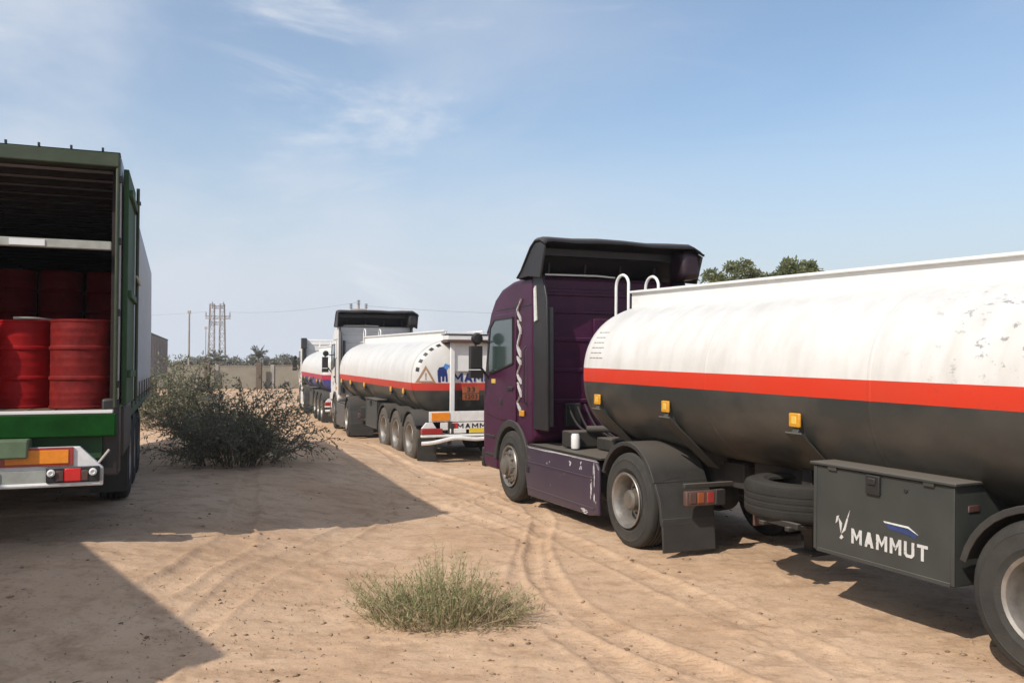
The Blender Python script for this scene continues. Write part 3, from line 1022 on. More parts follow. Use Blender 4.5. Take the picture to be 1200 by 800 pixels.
def trailer(loc, yaw, label, paint, low='dark_grey', box_text=False, pitch=0.0, detail_rear=False):
    T = thing('tank_trailer', loc, yaw, label, 'tanker trailer', 'tank trailers in the line', pitch)
    # shell with domed ends
    n = 72
    secs = []
    for k in (.02, .25, .45, .62, .76, .87, .94, .98, 1.0):
        secs.append((TY0 - REAR_D * math.sqrt(1 - k * k), k))
    for y_ in np.linspace(TY0, TY1, 14)[1:-1]:
        secs.append((float(y_), 1.0))
    for k in (1.0, .985, .95, .88, .78, .64, .46, .25, .02):
        secs.append((TY1 + FRONT_D * math.sqrt(1 - k * k), k))
    vs, fs = [], []
    for y_, k in secs:
        for i in range(n):
            x, z = sup(2 * PI * i / n, k)
            vs.append((x, y_, z))
    for s in range(len(secs) - 1):
        for i in range(n):
            fs.append((s * n + i, s * n + (i + 1) % n, (s + 1) * n + (i + 1) % n, (s + 1) * n + i))
    fs.append(tuple(range(n))); fs.append(tuple((len(secs) - 1) * n + i for i in range(n)))
    shell = MB().add(vs, fs).build('tank', paint, T, smooth=60)
    # weld bands round the shell
    for y_ in (TY0, -.6, 1.4, 3.4, TY1):
        v2, f2 = [], []
        for dy, k in ((-.02, 1.0005), (-.012, 1.0035), (.012, 1.0035), (.02, 1.0005)):
            for i in range(n):
                x, z = sup(2 * PI * i / n, k)
                v2.append((x, y_ + dy, z))
        for s in range(3):
            for i in range(n):
                f2.append((s * n + i, s * n + (i + 1) % n, (s + 1) * n + (i + 1) % n, (s + 1) * n + i))
        MB().add(v2, f2).build('weld_band', paint, shell, smooth=60)
    pr_ = MB()
    rq = random.Random(5)
    for q in range(6):
        zz = 2.04 + q * .062
        xx = TA * (1 - ((zz - TZ) / TB) ** TN) ** (1 / TN) + .002
        yy = TY1 - .05
        for _ in range(4):
            L_ = rq.uniform(.02, .07)
            pr_.box((-xx, yy - L_ / 2, zz), (.004, L_, .010))
            yy -= L_ + .015
    tag(pr_.build('small_print', M['pole'], shell, smooth=0), kind='stuff')
    # spill coaming along the top
    for s in (-1, 1):
        mb = MB()
        zt = TZ + TB
        x_ = .44
        mb.box((s * x_, (TY0 + TY1) / 2 + .14, zt + .01), (.03, TY1 - TY0 + .12, .27))
        mb.box((s * (x_ + .015), (TY0 + TY1) / 2 + .14, zt + .158), (.085, TY1 - TY0 + .12, .03))
        mb.build('top_rail', M['rail_white'], T, bevel=.006)
    for y_ in (TY0 + .10, TY1 + .17):
        MB().box((0, y_, TZ + TB + .03), (.84, .028, .22)).build('end_rail', M['rail_white'], T, bevel=.005)
    for y_ in (-1.4, 1.0, 3.6):
        mb = MB().lathe([(.001, .10), (.26, .09), (.28, .06), (.28, -.05)], 'Z', (0, y_, TZ + TB), 24)
        mb.build('manhole_cover', M['rail_white'], T)
    # hoops of the ladder at the front end
    for xx in (-.38, .10):
        pts = [(xx, TY1 + .68, TZ + .35)] + [(xx, TY1 + .68, TZ + TB + .26)] + [(xx, TY1 + .53 + .15 * math.cos(R(a)), TZ + TB + .26 + .15 * math.sin(R(a))) for a in range(15, 180, 15)] + [(xx, TY1 + .38, TZ + TB - .20)]
        MB().tube(pts, .020, 8).build('ladder_hoop', M['rail_white'], T)
    for zz in (1.6, 1.9, 2.2, 2.5):
        kk = 1 - (zz - TZ) ** 2 / TB ** 2
        MB().tube([(-.38, TY1 + FRONT_D * math.sqrt(max(0, kk)) + .06, zz), (.10, TY1 + FRONT_D * math.sqrt(max(0, kk)) + .06, zz)], .014, 6).build('ladder_rung', M['rail_white'], T)
    # chassis
    mb = MB()
    for s in (-1, 1):
        mb.box((s * .5, .15, .86), (.10, 6.6, .26))
        mb.box((s * .5, 4.2, 1.14), (.12, 2.6, .16))
    for yy in (-3.0, -1.2, .6, 2.0, 3.2):
        mb.box((0, yy, .86), (.92, .1, .18))
    mb.box((0, 4.4, 1.20), (1.3, 1.6, .05))
    for yy in (0, -1.2, -2.4):
        mb.tube([(-1.0, yy, WR), (1.0, yy, WR)], .075, 10)
        for s in (-1, 1):
            mb.bar((s * .55, yy + .55, .62), (s * .55, yy - .55, .62), .09, .07)
    mb.build('chassis', M['chassis'], T, bevel=.008)
    # transverse support gussets with marker lamps
    for s in (-1, 1):
        for i, yy in enumerate((5.40, 4.04, 2.18, -.75, -1.9)):
            top = 1.53
            pts = [(s * 1.20, top), (s * 1.262, top - .10)]
            pts += [(s * .60, .875), (s * .42, .90)]
            for xx in (.45, .65, .85, 1.0, 1.1, 1.16):
                pts.append((s * xx, tank_low(xx) + .03))
            go = MB().prism(pts, yy - .035, yy + .035, plane='XZ').build('gusset', M['gusset'], T, bevel=.006)
            mb = MB()
            mb.bar((s * 1.270, yy, top - .10), (s * .60, yy, .865), .19, .016)
            mb.build('flange', M['gusset'], go)
            lo = MB().box((s * 1.250, yy, top + .01), (.03, .13, .125)).build('marker_lamp', M['amber'], T, bevel=.012)
            MB().box((s * 1.266, yy, top + .01), (.008, .055, .07)).build('lamp_centre', M['amber_cap'], lo, bevel=.004)
    # wheels, guards
    for s in (-1, 1):
        for i, yy in enumerate((0, -1.2, -2.4)):
            wheel(T, yy, s, 'single', w=.36, tyre=TYD if detail_rear else TYW)
            g = MB()
            arch_guard(g, yy, WR, .625, 150, 20 if i else 14, s * .84, s * 1.25)
            g.build('mudguard', M['guard'], T, bevel=.006)
        MB().box((s * 1.03, -3.06, .34), (.42, .02, .5)).build('mud_flap', M['guard'], T, bevel=.006)
        # landing leg
        mb = MB()
        mb.box((s * .62, 2.6, .72), (.13, .13, .62)); mb.box((s * .62, 2.6, .40), (.10, .10, .3)); mb.box((s * .62, 2.6, .25), (.26, .26, .03))
        mb.build('landing_leg', M['chassis'], T, bevel=.01)
    # toolbox on the left
    bx = MB().box((-.93, 1.30, .83), (.64, 1.30, .72)).build('toolbox', M['box_grey'], T, bevel=.014)
    MB().box((-.93, 1.30, 1.203), (.70, 1.36, .022)).build('lid', M['box_grey'], bx, bevel=.006)
    mb = MB()
    for a in ((-1.252, .66, .83, .012, .03, .72), (-1.252, 1.94, .83, .012, .03, .72)):
        mb.box(a[:3], (a[3], a[4], a[5] - .03))
    mb.box((-1.252, 1.30, .485), (.012, 1.24, .03))
    mb.build('edge_trim', M['box_grey'], bx, bevel=.003)
    for yy in (.85, 1.75):
        MB().box((-1.262, yy, 1.185), (.02, .09, .05)).build('lid_hinge', M['box_grey'], bx, bevel=.006)
    la = MB().box((-1.262, 1.34, 1.10), (.03, .13, .15)).box((-1.282, 1.34, 1.13), (.02, .07, .05)).build('latch', M['black'], bx, bevel=.006)
    MB().lathe([(.001, -.012), (.016, -.010), (.018, 0)], 'X', (-1.25, 1.05, 1.10), 12).build('lock', M['black'], bx)
    MB().box((-1.05, .645, 1.02), (.12, .012, .05)).build('side_reflector', M['red_dull'], bx, bevel=.006)
    if box_text:
        link('lettering', block_word('MAMMUT', .118, M['worn_white'], .76, .20, .20), bx, (-1.2525, 1.21, .665)).rotation_euler = ROT_LEFT
        # swoosh over the letters: a white rim over a blue blade
        MB().prism([(1.23, .822), (1.03, .815), (.955, .782), (.96, .758), (1.04, .772), (1.20, .785)], -1.249, -1.2535).build('swoosh', M['dull_blue'], bx, smooth=0)
        MB().prism([(1.25, .838), (1.03, .836), (.945, .788), (1.03, .822), (1.24, .827)], -1.249, -1.2555).build('swoosh_edge', M['print_white'], bx, smooth=0)
        mb = MB()
        mb.prism([(1.665, 0.665), (1.655, 0.745), (1.69, 0.785), (1.675, 0.705)], -1.249, -1.2545)
        mb.prism([(1.66, 0.660), (1.62, 0.695), (1.60, 0.765), (1.575, 0.865), (1.61, 0.785), (1.635, 0.715)], -1.249, -1.2545)
        mb.prism([(1.685, 0.805), (1.70, 0.755), (1.72, 0.735), (1.71, 0.795)], -1.249, -1.2545)
        mb.prism([(1.66, 0.615), (1.68, 0.625), (1.66, 0.655), (1.64, 0.635)], -1.249, -1.2545)
        mb.build('emblem', M['worn_white'], bx, smooth=0)
    # spare tyre lying in its cradle
    sp = link('spare_tyre', TYS, T, (-.71, 2.62, .77))
    sp.rotation_euler = (0, R(90), 0)
    mb = MB()
    mb.box((-.70, 2.62, .57), (1.05, .06, .035)); mb.box((-.70, 2.30, .57), (1.05, .05, .035)); mb.box((-1.16, 2.46, .60), (.05, .5, .05))
    mb.build('spare_cradle', M['chassis'], T, bevel=.006)
    MB().box((-.75, 3.15, .50), (.16, .03, .18)).build('chock', M['red_dull'], T, bevel=.006)
    # ---- rear end: bumper, boards, lamps, posts, cabinet
    YB = -3.30
    mb = MB()
    mb.box((0, YB, .65), (2.46, .10, .05))
    rb = mb.build('rear_bumper', M['bumper'], T, bevel=.012)
    MB().tube(bez([(-1.22, YB - .02, .50), (-.95, YB - .05, .52), (-.5, YB - .06, .60), (0, YB - .06, .565), (.5, YB - .06, .60), (.95, YB - .05, .52), (1.22, YB - .02, .50)], 4), .042, 10).build('under_run_bar', M['bumper'], rb)
    mb = MB()
    for s in (-1, 1):
        mb.box((s * .55, -2.95, .80), (.08, .75, .22))
        mb.box((s * .60, YB + .02, .70), (.08, .05, .5))
    mb.build('rear_frame', M['chassis'], T, bevel=.01)
    bd = MB().box((0, YB + .03, 1.05), (2.1, .03, .22)).build('marker_board', M['bumper'], T, bevel=.006)
    for s in (-1, 1):
        MB().box((s * .80, YB + .010, 1.05), (.40, .02, .17)).build('reflector', M['orange'], bd, bevel=.004)
    tb = MB().box((.05, YB + .03, .845), (1.7, .03, .155)).build('name_board', M['bumper'], T, bevel=.006)
    link('lettering', block_word('MAMMUT', .105, M['print_black'], 1.15, .22, .35), tb, (.05, YB + .013, .845)).rotation_euler = ROT_REAR
    mb = MB()
    for s in (-1, 1):
        mb.box((s * .52, YB + .008, .845), (.20, .012, .14))
    mb.build('red_mark', M['print_red'], tb)
    for s in (-1, 1):
        lm = MB().box((s * 1.0, YB + .0, .745), (.46, .10, .12)).build('tail_lamp', M['red_lens'], T, bevel=.015)
        MB().prism([(s * 1.22, .81), (s * .90, .81), (s * .98, .93), (s * 1.12, .93)], YB + .05, YB - .02, plane='XZ').build('lamp_bracket', M['bumper'], lm, bevel=.006)
    MB().box((.0, YB - .01, .745), (.34, .012, .10)).build('number_plate', M['plate_yellow'], T, bevel=.003)
    MB().box((-.42, YB - .01, .745), (.36, .03, .10)).build('white_plate', M['bumper'], T, bevel=.01)
    # posts and top cabinet against the domed end
    ps = TY0 - REAR_D - .05
    for s in (-1, 1):
        MB().box((s * .44, ps - .01, 1.93), (.10, .07, 1.72)).build('rear_post', M['rail_white'], T, bevel=.012)
    mb = MB()
    mb.box((0, ps + .08, 2.73), (1.16, .42, .11))
    cb = mb.build('rear_cabinet', M['rail_white'], T, bevel=.015)
    MB().box((0, ps + .08, 2.645), (1.2, .46, .05)).build('cabinet_shadow_line', M['red_dull'], cb, bevel=.008)  # dull red strip standing in for the shadow line under the cabinet
    MB().box((0, ps + .08, 2.80), (1.2, .46, .02)).build('cabinet_top', M['dark_grey'], cb, bevel=.004)
    if detail_rear:
        # dashes along the weld of the domed end
        for a in (166, 153, 141, 130, 119, 108, 72, 61, 50, 39, 27, 14):
            o_, i_ = [], []
            for q in range(4):
                o_.append(sup(R(a + 5.5 * q / 3), .955)); i_.append(sup(R(a + 5.5 * q / 3), .905))
            decal_rear(shell, 'dash_mark', [o_ + i_[::-1]], M['print_black'], off=.008, subdiv=1)
        def tri(cx, cz, r):
            return [(cx, cz + r), (cx + r * .9, cz - r * .62), (cx - r * .9, cz - r * .62)]
        o_, i_ = tri(-.98, 1.895, .23), tri(-.98, 1.885, .155)
        decal_rear(shell, 'warning_triangle', [[o_[i], o_[(i + 1) % 3], i_[(i + 1) % 3], i_[i]] for i in range(3)] + [[(-.995, 1.96), (-.965, 1.96), (-.97, 1.86), (-.99, 1.86)], [(-.995, 1.845), (-.965, 1.845), (-.965, 1.82), (-.995, 1.82)]], M['print_brown'], subdiv=3)
        # blue elephant-like emblem: body, legs, head and lifted trunk
        b1 = [[(-.74, 2.10), (-.70, 2.18), (-.60, 2.20), (-.54, 2.16), (-.53, 2.02), (-.60, 1.98), (-.72, 2.0)],
              [(-.74, 2.06), (-.72, 1.86), (-.665, 1.86), (-.67, 2.04)], [(-.64, 2.03), (-.64, 1.88), (-.59, 1.88), (-.585, 2.04)], [(-.57, 2.05), (-.56, 1.87), (-.515, 1.87), (-.525, 2.05)]]
        b2 = [[(-.60, 2.22), (-.56, 2.27), (-.50, 2.24), (-.52, 2.14), (-.58, 2.15)], [(-.52, 2.20), (-.46, 2.26), (-.435, 2.34), (-.405, 2.36), (-.42, 2.26), (-.47, 2.16)]]
        b1, b2 = ([[(x_, z_ - .10) for x_, z_ in q] for q in bb] for bb in (b1, b2))
        decal_rear(shell, 'elephant_emblem', b1, M['deep_blue'], off=.006, subdiv=2)
        decal_rear(shell, 'emblem_highlight', b2, M['sky_blue'], off=.008, subdiv=2)
        me = block_word('MAMMUT', .19, M['deep_blue'], 1.0, .24, .16, .003)
        for v in me.vertices:
            x, z = v.co.x + .29, v.co.y + 1.865
            v.co = (x, rear_y(x, z) - .008 - v.co.z, z)
        link('lettering', me, shell)
        MB().box((0, ps + .015, 2.31), (.80, .02, .62)).build('rear_panel', M['rail_white'], T, bevel=.004)
        pl = MB().box((-.02, ps - .03, 1.52), (.38, .02, .29)).build('hazard_placard', M['placard'], T, bevel=.004)
        put_text('33', .15, M['print_black'], pl, (-.02, ps - .044, 1.60), ROT_REAR, bold=.01, squeeze=1.3)
        put_text('1203', .13, M['print_black'], pl, (-.02, ps - .044, 1.445), ROT_REAR, bold=.01, squeeze=1.15)
        MB().box((-.02, ps - .042, 1.52), (.42, .004, .012)).build('placard_line', M['print_black'], pl)
    return T

WHITE_T, RED_T, DARK_T = (0.68, 0.665, 0.635), (0.60, 0.040, 0.014), (0.036, 0.037, 0.034)
P1 = band_paint('near_tank_paint', WHITE_T, RED_T, DARK_T, TZ - .08, TZ + .085, scuff=.9)
P2 = band_paint('middle_tank_paint', WHITE_T, (0.55, 0.045, 0.03), (0.035, 0.036, 0.032), TZ - .25, TZ - .085)
P3 = band_paint('far_tank_paint', WHITE_T, (0.45, 0.03, 0.07), (0.025, 0.035, 0.20), TZ - .22, TZ - .05)

def fwd(o, yaw, d, side=0):
    return (o[0] - math.sin(yaw) * d + math.cos(yaw) * side, o[1] + math.cos(yaw) * d + math.sin(yaw) * side, 0)
y1 = R(26.3)
t1 = (4.53, 6.06, 0)
trailer(t1, y1, 'white tank trailer with red stripe and dark belly, grey toolbox reading MAMMUT', P1, 'dark_grey', True, R(1.25))
k1 = fwd(t1, y1, 4.65)
tractor(k1, R(22.0), 'purple truck tractor with black roof hood and zebra decal, scraped skirt', 'purple', 'purple_worn', 'matt_black', 'matt_black', zebra=True)
y2 = R(22.0)
t2 = (-2.0, 21.4, 0)
trailer(t2, y2, 'white tank trailer showing its rear with blue lettering and orange placard', P2, 'dark_grey', False, R(.9), detail_rear=True)
k2 = fwd(t2, y2, 4.4)
tractor(k2, R(18.0), 'white truck tractor with black roof hood ahead of the tank with blue lettering', 'white', 'fairing_grey', 'matt_black', 'fairing_grey')
y3 = R(19.0)
t3 = (-6.65, 34.3, 0)
trailer(t3, y3, 'farthest tank trailer, white above a blue belly with a red band', P3, 'blue', False, R(.6))
k3 = fwd(t3, y3, 4.4)
tractor(k3, R(17.0), 'farthest white truck tractor with tall black side fairings and no roof hood', 'white', 'white', None, 'matt_black')

# ------------------------------------------------------------------ green trailer with drums on the left
GYAW = R(21.5)
GO = Vector((-3.85, 8.32, 0))                # rear right corner on the ground
GW, GL = 2.5, 11.4
BED, GTOP = 1.63 - RISE, 4.14 - RISE
gt = thing('cargo_trailer', Vector(fwd((GO.x, GO.y, 0), GYAW, 0, -GW / 2)) + Vector((0, 0, RISE)), GYAW, 'green cargo trailer with its rear open, grey tarpaulin sides and red drums inside', 'trailer')
hw = GW / 2
mb = MB()
mb.box((0, GL / 2, BED - .05), (GW - .1, GL, .06))
mb.build('bed_floor', M['wood'], gt, bevel=.004)
for k in range(10):
    MB().box((-1.06 + k * .235, 1.6, BED - .012), (.22, 3.1, .03)).build('floor_plank', M['wood'], gt, bevel=.004)
# rear frame
for s in (-1, 1):
    MB().box((s * (hw - .016), .05, (BED + GTOP) / 2 - .02), (.032, .12, GTOP - BED - .08)).build('corner_post', M['olive'], gt, bevel=.012)
hd = MB().box((0, .05, GTOP - .07), (GW, .14, .14)).build('rear_header', M['olive'], gt, bevel=.012)
MB().prism([(-.02, GTOP + .004), (.10, GTOP + .03), (.24, GTOP + .02), (.24, GTOP + .004)], -hw, hw).build('header_cap', M['olive'], hd)
for k in range(9):
    MB().box((-1.1 + k * .275, -.01, GTOP + .025), (.02, .03, .03)).build('hook', M['black'], hd)
MB().box((0, .03, BED - .14), (GW, .16, .22)).build('rear_sill', M['green'], gt, bevel=.014)
MB().box((0, .02, BED - .012), (GW - .06, .14, .03)).build('sill_plate', M['rail_white'], gt, bevel=.005)
MB().box((0, .10, BED - .36), (GW - .25, .10, .22)).build('under_sill', M['green_dark'], gt, bevel=.01)
tr = MB().box((-.145, -.10, BED - .335), (1.35, .30, .17)).build('ramp_tray', M['green_pale'], gt, bevel=.015)
# bar across the opening
lb = MB()
lb.box((0, .12, 3.24 - RISE), (GW - .14, .06, .085))
lbo = lb.build('load_bar', M['bumper_grey'], gt, bevel=.008)
for s in (-.55, .45):
    MB().box((s, .085, 3.24 - RISE), (.30, .012, .06)).build('bar_label', M['rail_white'], lbo)
# walls: tarpaulin over hoops
for s in (-1, 1):
    wm = MB()
    ny_, nz_ = 60, 8
    vs, fs = [], []
    for i in range(ny_ + 1):
        for j in range(nz_ + 1):
            yy = .12 + (GL - .12) * i / ny_
            zz = BED - .02 + (GTOP - BED - .004) * j / nz_
            bul = .014 * math.sin(i * 1.3) * math.sin(PI * j / nz_)
            vs.append((s * (hw + .004 + bul), yy, zz))
    for i in range(ny_):
        for j in range(nz_):
            q = i * (nz_ + 1) + j
            fs.append((q, q + 1, q + nz_ + 2, q + nz_ + 1))
    wm.add(vs, fs).build('side_curtain', M['tarp'], gt, smooth=60, solid=.012)
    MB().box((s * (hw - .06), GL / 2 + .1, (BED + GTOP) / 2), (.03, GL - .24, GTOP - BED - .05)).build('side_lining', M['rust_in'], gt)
    MB().box((s * (hw - .02), GL / 2 + .05, BED - .12), (.07, GL - .3, .16)).build('side_rail', M['green_dark'], gt, bevel=.008)
    for k in range(9):
        MB().box((s * (hw + .02), 1.6 + k * 1.15, BED + .05), (.012, .05, .3)).build('curtain_strap', M['black'], gt)
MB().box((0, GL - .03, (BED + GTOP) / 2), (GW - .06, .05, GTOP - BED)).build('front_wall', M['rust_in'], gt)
rf = MB()
rf.box((0, GL / 2 + .1, GTOP - .02), (GW - .04, GL - .2, .04))
rfo = rf.build('roof', M['tarp'], gt, bevel=.005)
for k in range(22):
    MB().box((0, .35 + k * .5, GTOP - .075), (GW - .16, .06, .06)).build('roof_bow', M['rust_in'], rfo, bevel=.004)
# doors folded back along the sides
for s in (-1, 1):
    dm = MB()
    dm.box((0, .62, (BED + GTOP) / 2 - .04), (.05, 1.20, GTOP - BED - .16))
    do = dm.build('rear_door', M['green_dark'], gt, bevel=.01)
    do.location = (s * (hw + .055), .12, 0)
    do.rotation_euler = (0, 0, R(-.6) * s)
    for zz in (BED + .35, BED + 1.15, GTOP - .35):
        MB().box((s * .04, .62, zz), (.04, 1.12, .07)).build('door_rib', M['green_dark'], do, bevel=.008)
    MB().tube([(s * .06, 1.0, BED + .05), (s * .06, 1.0, GTOP - .12)], .018, 8).build('lock_rod', M['olive'], do)
    MB().tube([(s * .07, .72, 3.02 - RISE), (s * .09, 1.0, 2.95 - RISE)], .012, 6).build('door_catch', M['rope'], do)
    MB().box((s * .03, 1.19, GTOP - .25), (.10, .10, .03)).build('door_hook', M['black'], do)
for s in (-1, 1):
    for zz in (BED + .25, BED + .95, BED + 1.65, GTOP - .25):
        MB().box((s * (hw + .008), .03, zz), (.03, .05, .07)).build('hinge', M['black'], gt, bevel=.01)
# chassis and wheels
mb = MB()
for s in (-1, 1):
    mb.box((s * .5, GL / 2, BED - .38), (.12, GL - .6, .36))
for yy in range(1, 11):
    mb.box((0, yy, BED - .30), (GW - .2, .08, .16))
mb.box((0, .35, BED - .50), (1.4, .1, .4))
for yy in (3.2, 4.5, 5.8):
    mb.tube([(-1.0, yy, WR), (1.0, yy, WR)], .08, 10)
    for s in (-1, 1):
        mb.box((s * .55, yy, .85), (.10, .5, .3))
mb.build('chassis', M['chassis'], gt, bevel=.01)
for s in (-1, 1):
    for yy in (3.2, 4.5, 5.8):
        wheel(gt, yy, s, 'single', w=.36, outer=1.24)
    MB().box((s * 1.04, 2.35, .62), (.42, .03, .86)).build('mud_flap', M['guard'], gt, bevel=.008)
    arch_guard(MB(), 4.5, WR - 1.0, 1.72, 120, 60, s * .85, s * 1.24).build('mudguard', M['guard'], gt, bevel=.006)
    mb = MB()
    mb.box((s * .7, 9.0, .70), (.14, .14, .9)); mb.box((s * .7, 9.0, .20), (.3, .3, .04)); mb.box((s * .7, 9.0, .3), (.1, .1, .25))
    mb.build('landing_leg', M['chassis'], gt, bevel=.01)
MB().box((hw - .06, .28, 1.02), (.16, .34, .75)).build('corner_guard', M['matt_black'], gt, bevel=.02)
MB().box((hw + .02, 1.2, 1.05), (.05, 1.5, .5)).build('side_guard', M['chassis'], gt, bevel=.02)
# rear bumper with reflector and lamp clusters
YB = -.16
bz = 1.10
prof = [(x_, z_ - RISE) for x_, z_ in ((-hw + .02, .93), (hw - .10, .93), (hw - .10, 1.10), (hw - .30, 1.30), (-hw + .2, 1.30), (-hw + .02, 1.12))]
bm_ = MB().prism(prof, YB, YB + .07, plane='XZ').build('rear_bumper', M['bumper'], gt, bevel=.008)
MB().box((0, YB - .008, 1.032 - RISE), (2.30, .02, .115)).build('bumper_panel', M['bumper_grey'], bm_, bevel=.004)
MB().tube([(-hw + .04, YB - .012, .955 - RISE), (hw - .12, YB - .012, .955 - RISE)], .022, 8).build('bumper_edge', M['bumper'], bm_)
MB().tube([(hw - .14, YB + .03, 1.14 - RISE), (hw - .05, YB + .05, 1.26 - RISE)], .012, 6).build('bracket', M['rope'], bm_)
for s in (-1, 1):
    rfl = MB().box((s * .60, YB - .012, 1.215 - RISE), (.60, .02, .17)).build('reflector', M['red_lens'], bm_, bevel=.004)
    MB().box((s * .60, YB - .022, 1.215 - RISE), (.52, .016, .125)).build('reflector_centre', M['orange'], rfl, bevel=.003)
    lc = MB().box((s * .90, YB - .022, 1.045 - RISE), (.45, .05, .145)).build('lamp_cluster', M['black'], bm_, bevel=.012)
    MB().box((s * .90, YB - .050, 1.045 - RISE), (.14, .02, .125)).build('red_lamp', M['red_bright'], lc, bevel=.01)
    MB().box((s * .79, YB - .048, 1.035 - RISE), (.07, .016, .10)).build('dark_lamp', M['red_dull'], lc, bevel=.01)
    MB().box((s * 1.0, YB - .048, 1.035 - RISE), (.06, .016, .10)).build('dark_lamp', M['red_dull'], lc, bevel=.01)
    for q in (.72, 1.07):
        MB().lathe([(.034, -.01), (.034, -.045), (.02, -.052), (.014, -.04), (.001, -.04)], 'Y', (s * q, YB - .03, 1.068 - RISE), 16).build('round_lamp', M['rail_white'], lc)
    MB().box((s * .26, YB - .022, 1.04 - RISE), (.08, .02, .08)).build('plate_lamp', M['black'], bm_, bevel=.006)

# drums: each one a thing of its own
def drum_mesh(m):
    r, h = .292, .885
    pr = [(.001, .02), (r - .02, .02), (r - .012, 0), (r + .004, .004), (r + .004, .022), (r - .004, .03)]
    for zc in (.30, .60):
        pr += [(r - .004, zc - .028), (r + .010, zc - .010), (r + .010, zc + .010), (r - .004, zc + .028)]
    for zc in (.10, .16, .42, .50, .72, .79):
        pr += [(r - .004, zc - .014), (r - .0005, zc), (r - .004, zc + .014)]
    pr = sorted(pr[:6], key=lambda p: 0) + sorted(pr[6:], key=lambda p: p[1])
    pr += [(r - .004, h - .03), (r + .004, h - .022), (r + .004, h - .002), (r - .008, h), (r - .014, h - .018), (.001, h - .02)]
    return MB().lathe(pr, 'Z', n=40).mesh('drum', m, 35)
D1, D2 = drum_mesh(M['drum']), drum_mesh(M['drum_dusty'])
def drum(x, yv, z, me, label):
    p = gt.matrix_basis @ Vector((x, yv, z))
    o = link('drum', me, None, p)
    o.rotation_euler = (0, 0, GYAW + random.uniform(0, 6))
    tag(o, label, 'drum', 'red drums loaded in the green trailer')
    bg = MB().lathe([(.03, 0), (.03, .018), (.001, .018)], 'Z', (.17, 0, .866), 10)
    bg.build('bung', M['rail_white'], o)
    return o
fz = BED + .006
gt.matrix_basis = Matrix.Translation(gt.location) @ Euler((0, 0, GYAW)).to_matrix().to_4x4()
drum(.90, .50, fz, D2, 'dusty dull red drum at the rear opening, next to the right-hand corner post')
d2 = drum(.34, .84, fz, D1, 'bright red drum with a pale cord lying on its lid, between two other drums')
MB().tube(bez([(-.26, -.12, .90), (-.1, -.2, .905), (.1, -.2, .90), (.25, -.1, .905)]), .014, 6).build('cord', M['rope'], d2)
drum(-.24, .55, fz, D1, 'bright red drum nearest the left edge of the picture, low in the trailer')
for i, (x, yv) in enumerate(((.84, 4.7), (.23, 4.7), (-.37, 4.7))):
    drum(x, yv, fz, D1, 'shaded red drum low behind the front drums, carrying the %s upper drum' % ('rightmost', 'middle', 'leftmost')[i])
for x, lb_ in ((.84, 'right'), (.23, 'middle'), (-.37, 'left')):
    drum(x, 4.7, fz + .89, D1, 'dark shaded red drum in the upper tier behind, the %s one' % ('rightmost' if lb_ == 'right' else 'middle' if lb_ == 'middle' else 'leftmost'))

# ------------------------------------------------------------------ lorry left of the camera, whose shadow lies on the sand
LZ = 3.9
c0 = Vector((-1.99 - SHX * LZ, 6.12 - SHY * LZ, 0))
LY = R(37)
lo = thing('box_lorry', c0, LY, 'box lorry parked beside the camera, only its shadow on the sand in view', 'truck')
plan = [(0, 0), (0, 9.2), (-2.45, 9.2), (-2.45, -.80)]
bdy = MB().prism(plan, .50, LZ, plane='XY').build('cargo_box', M['tarp'], lo, bevel=.03)
MB().box((-1.22, 4.6, .42), (.9, 10.4, .14)).build('chassis', M['chassis'], lo)
cbp = [(y_ + 2.9, z_) for y_, z_ in ((6.5, .5), (6.5, 2.9), (6.9, 3.1), (7.9, 2.9), (8.3, 1.9), (8.35, .5))]
MB().prism(cbp, -2.4, -.05).build('cab', M['white'], lo, bevel=.06)
for s, xx in ((-1, -2.4), (1, -.05)):
    MB().prism([(9.8, 1.9), (9.8, 2.7), (10.65, 2.7), (11.0, 1.9)], xx, xx + s * .01).build('window', M['glass'], lo)
for s in (-1, 1):
    for yy in (1.8, 10.2):
        w_ = link('wheel', RIM['single'], lo, (-1.225 + s * 1.04, yy, WR))
        if s > 0: w_.rotation_euler = (0, 0, PI)
        link('tyre', TY, w_)

# ------------------------------------------------------------------ grey trailer farther ahead on the left
fo = thing('cargo_trailer', (-21.5, 47.5, 0), R(18), 'brownish grey box trailer standing beyond the tarpaulin trailer', 'trailer')
mb = MB()
pr = [(-1.25, 1.2), (1.25, 1.2), (1.25, 3.85), (1.0, 4.02), (-1.0, 4.02), (-1.25, 3.85)]
mb.prism(pr, 0, 13.2, plane='XZ')
fb = mb.build('cargo_box', M['far_box'], fo, bevel=.02)
for k in range(12):
    MB().box((1.262, .6 + k * 1.09, 2.5), (.03, .06, 2.6)).build('side_rib', M['far_box'], fb)
MB().box((1.25, 6.6, 3.93), (.05, 13.2, .10)).build('top_rail', M['olive'], fb)
MB().box((0, 6.5, .95), (1.0, 12, .4)).build('chassis', M['chassis'], fo)
for s in (-1, 1):
    for yy in (1.5, 2.8, 4.1):
        wheel(fo, yy, s, 'single', w=.36, outer=1.24)
    MB().box((s * .7, 10.5, .6), (.16, .16, 1.2)).build('landing_leg', M['chassis'], fo)

